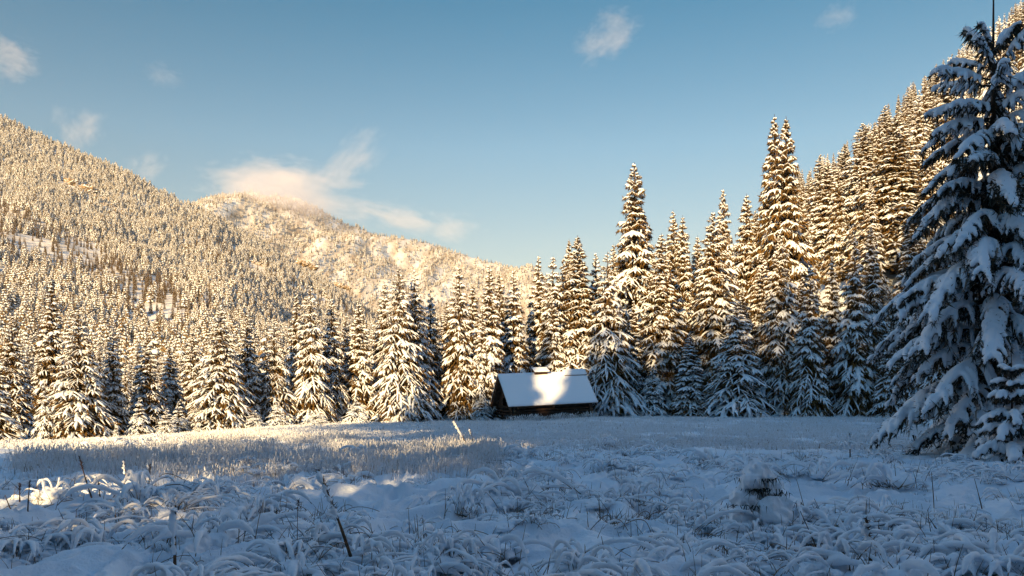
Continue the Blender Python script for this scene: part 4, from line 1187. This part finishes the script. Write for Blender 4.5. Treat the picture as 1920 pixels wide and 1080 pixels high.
stalk('dead_stalk', 'slanted thin stem on the open snow at the lower right', 1768, 1024, 985, -26, .007, 0, None)
stalk('dead_stalk', 'fine dark stem standing left of centre on shaded snow', 557, 1060, 946, 0, .005, .2, None)
stalk('dead_stalk', 'fine bent stem at the bottom edge under the roof of the cabin', 1140, 1075, 1012, -12, .006, 0, None)
stalk('dead_stalk', 'pair-like fine stem at the bottom middle, leaning right', 1376, 1070, 1027, -24, .007, 0, None)

# bent-over tussocks big enough to tell apart
TUSL = [(262, 948, 1.15, 0, 'sunlit snowy tussock of splayed grass in the left foreground'), (352, 962, .9, 2, 'half-lit tussock just right of the sunlit splayed one'),
        (395, 1035, 1.0, 4, 'warm-lit flattened tussock at the bottom left beside the thick stalk'), (945, 945, 1.2, 3, 'wide arching tussock with brown blades beneath, below the cabin'),
        (868, 975, .9, 5, 'tussock with a dark hollow under its bent grass left of the wide arching one'), (1035, 905, .8, 2, 'upright shaggy tussock with hanging snow below the cabin'),
        (1150, 1000, 1.0, 6, 'low snow-smothered tussock with reddish grass showing at its foot'), (1330, 878, 1.0, 1, 'pinkish-lit clump of bent stems in the middle distance right of the cabin'),
        (1510, 868, 1.0, 6, 'sun-flecked snow cushion on bent grass before the right trees'), (1660, 925, 1.15, 1, 'broad tussock with brown sedge blades left of the small foreground spruce'),
        (1250, 935, .8, 4, 'rounded tussock of drooping grass left of the buried sapling'), (1490, 1050, .9, 6, 'snow hump with brown grass inside at the bottom right'),
        (925, 1050, 1.0, 4, 'dark-hollowed snow hump on grass at the bottom centre'), (985, 868, .8, 0, 'brilliantly lit small tussock in front of the cabin'), (1545, 900, .9, 3, 'arched tussock of long blades behind the buried sapling')]
for (px, py, sc_, k, lab) in TUSL:
    x, y = at_ground(px, py)
    root = thing('grass_tussock', lab, 'grass tussock', (x, y, float(ground_z(x, y)) - 0.03), rng.random() * 6.28, 'bent tussocks in the foreground')
    root.scale = (sc_, sc_, sc_ * 1.1)
    obj('snow_cover', TUS[k][0], root)
    if 'me%d' % k not in VAR: VAR['me%d' % k] = TUS[k][1].mesh('blades', [M_STRAW], False)
    obj('blades', VAR['me%d' % k], root)
# a young spruce bent and buried under snow
sx, sy = at_ground(1424, 1010)
root = thing('young_spruce', 'hooded young spruce buried under thick snow in the right foreground', 'sapling', (sx, sy, float(ground_z(sx, sy)) - .06), 0.6)
root.scale = (.84, .84, .95)
keep, rng = rng, np.random.default_rng(77)
sg, cg = Geo(), Geo()
for (cx, cz, rx, rz) in ((0, .78, .19, .13), (-.12, .66, .18, .12), (.14, .62, .20, .13), (.28, .46, .17, .11), (-.22, .47, .18, .11), (.05, .44, .16, .09), (-.26, .25, .22, .16), (.22, .20, .28, .17), (0, .06, .26, .10), (.02, .30, .24, .2), (.08, .55, .15, .16)):
    blob(sg, (cx, rng.normal() * .08, cz), (rx * 1.0, rx * .9, rz * 1.0), amp=.28)
    for q in range(5):
        a = rng.random() * 6.28; L = rx * rng.uniform(1.0, 1.5)
        u = np.linspace(0, 1, 6)
        Pp = np.stack([cx + math.cos(a) * L * u, math.sin(a) * L * u, cz - .02 - .16 * u * u], -1)
        sg.add(*tubes(Pp[None], np.array([[.03, .055, .058, .05, .04, .003]]), 7))
    n = 170
    b = np.stack([cx + rng.normal(size=n) * rx * .6, rng.normal(size=n) * rx * .6, np.full(n, cz - rz * .6)], -1)
    d = rng.normal(size=(n, 3)) * .5; d[:, 2] -= .8; b[:, 1] -= .05
    cg.add(*shards(b, norm(d) * rng.uniform(.06, .16, (n, 1)), np.full(n, .012)))
tg = Geo(); tg.add(*tubes(np.array([[[0, 0, -.1], [.02, 0, .4], [0, 0, .8]]]), np.array([[.03, .022, .01]]), 6))
rng = keep
obj('trunk', tg.mesh('trunk', [M_BARK]), root)
cr = obj('crown', cg.mesh('crown', [M_DARKNEEDLE], False), root)
obj('snow_cover', largest_piece(fuse(sg, .014, 'snow_cover', M_SNOW, 1)), cr)

# ------------------------------------------------------------------ clouds and mist
def cloud(label, px, py, hw, hh, dist, dens, seed, thr=0.42, tilt=0.0, scale=1.5):
    m = bpy.data.materials.new('cloud_vapour'); m.use_nodes = True
    n, l = m.node_tree.nodes, m.node_tree.links; n.clear()
    out, pv = n.new('ShaderNodeOutputMaterial'), n.new('ShaderNodeVolumePrincipled')
    pv.inputs['Color'].default_value = (0.95, 0.91, 0.97, 1); pv.inputs['Anisotropy'].default_value = -0.05
    tc, nz, ln = n.new('ShaderNodeTexCoord'), n.new('ShaderNodeTexNoise'), n.new('ShaderNodeVectorMath'); ln.operation = 'LENGTH'
    mp = n.new('ShaderNodeMapping'); mp.inputs['Location'].default_value = (seed * 3.7, seed * 1.3, seed * 2.1)
    nz.inputs['Scale'].default_value = scale; nz.inputs['Detail'].default_value = 6; nz.inputs['Roughness'].default_value = .62; nz.inputs['Distortion'].default_value = .35
    l.new(tc.outputs['Object'], mp.inputs[0]); l.new(mp.outputs[0], nz.inputs['Vector']); l.new(tc.outputs['Object'], ln.inputs[0])
    def mth(op, a, b, clamp=False):
        q = n.new('ShaderNodeMath'); q.operation = op; q.use_clamp = clamp
        for i, v in enumerate((a, b)):
            if isinstance(v, (int, float)): q.inputs[i].default_value = v
            else: l.new(v, q.inputs[i])
        return q.outputs[0]
    fall = mth('SUBTRACT', 1.0, mth('POWER', ln.outputs['Value'], 1.6), True)
    nz2 = n.new('ShaderNodeTexNoise'); nz2.inputs['Scale'].default_value = scale * 3.3; nz2.inputs['Detail'].default_value = 5; nz2.inputs['Distortion'].default_value = .8
    l.new(mp.outputs[0], nz2.inputs['Vector'])
    mix = mth('ADD', mth('MULTIPLY', nz.outputs['Fac'], .72), mth('MULTIPLY', nz2.outputs['Fac'], .28))
    v = mth('SUBTRACT', mix, mth('ADD', mth('MULTIPLY', mth('SUBTRACT', 1.0, fall), .34), thr))
    d = mth('MULTIPLY', mth('MULTIPLY', v, 5.0, True), dens)
    l.new(d, pv.inputs['Density']); l.new(pv.outputs[0], out.inputs['Volume'])
    g = Geo(); blob(g, (0, 0, 0), (1, 1, 1), 0, 24, 14, 0.0)
    o = obj('cloud', g.mesh('cloud', [m]))
    o.location = ((px - 960) / FPX * dist, dist, CAM_H + (750 - py) / FPX * dist)
    o.scale = (hw * dist / FPX, max(hw, hh) * .8 * dist / FPX, hh * dist / FPX)
    o.rotation_euler = (0, RAD(tilt), 0)
    return tag(o, label, 'cloud', 'clouds and mist')
cloud('large pinkish mist bank lying over the top of the far mountain', 545, 364, 215, 80, 2010, .0050, 12, .31, 5, 2.0)
cloud('dense knot of mist sitting right on the far summit', 490, 352, 100, 58, 2060, .0055, 14, .33, -8, 1.6)
cloud('wisp of mist streaming up and right from the large mist bank', 655, 305, 130, 54, 2080, .0034, 2, .36, -42, 2.2)
cloud('thin mist trailing along the far ridge right of the large bank', 750, 408, 130, 46, 2060, .0045, 3, .36, 16, 2.0)
cloud('faint end puff of mist low on the far ridge', 850, 426, 85, 46, 2060, .004, 4, .35, 10, 1.8)
cloud('small upright pink cloud puff behind the near ridge', 152, 240, 72, 74, 1600, .0055, 5, .36, 20, 1.6)
cloud('tiny cloud puff between the near ridge and the far mountain', 275, 312, 66, 46, 1700, .005, 6, .37, -25, 1.7)
cloud('white cloud cut by the left frame edge', 12, 104, 104, 62, 3000, .0036, 7, .36, 15, 2.0)
cloud('white ragged cloud high in the middle of the sky', 1138, 68, 106, 70, 3000, .0030, 8, .38, -20, 2.0)
cloud('faint wisp of cloud high on the right', 1570, 35, 62, 48, 3000, .0019, 9, .38, -30, 2.0)
cloud('faint small cloud wisp above the small upright puff', 303, 140, 60, 44, 3000, .0021, 10, .38, 20, 2.0)

# ------------------------------------------------------------------ winter haze in the valley air
hz = bpy.data.materials.new('haze_air'); hz.use_nodes = True
hn, hl = hz.node_tree.nodes, hz.node_tree.links; hn.clear()
ho, hv = hn.new('ShaderNodeOutputMaterial'), hn.new('ShaderNodeVolumePrincipled')
hv.inputs['Color'].default_value = (0.95, 0.95, 0.96, 1); hv.inputs['Density'].default_value = 0.00005
hl.new(hv.outputs[0], ho.inputs['Volume'])
g = Geo(); g.box((0, 1150, 285), (6400, 3700, 600))
tag(obj('haze', g.mesh('haze', [hz], False)), 'thin sunlit haze in the valley air', 'haze', None, 'stuff')
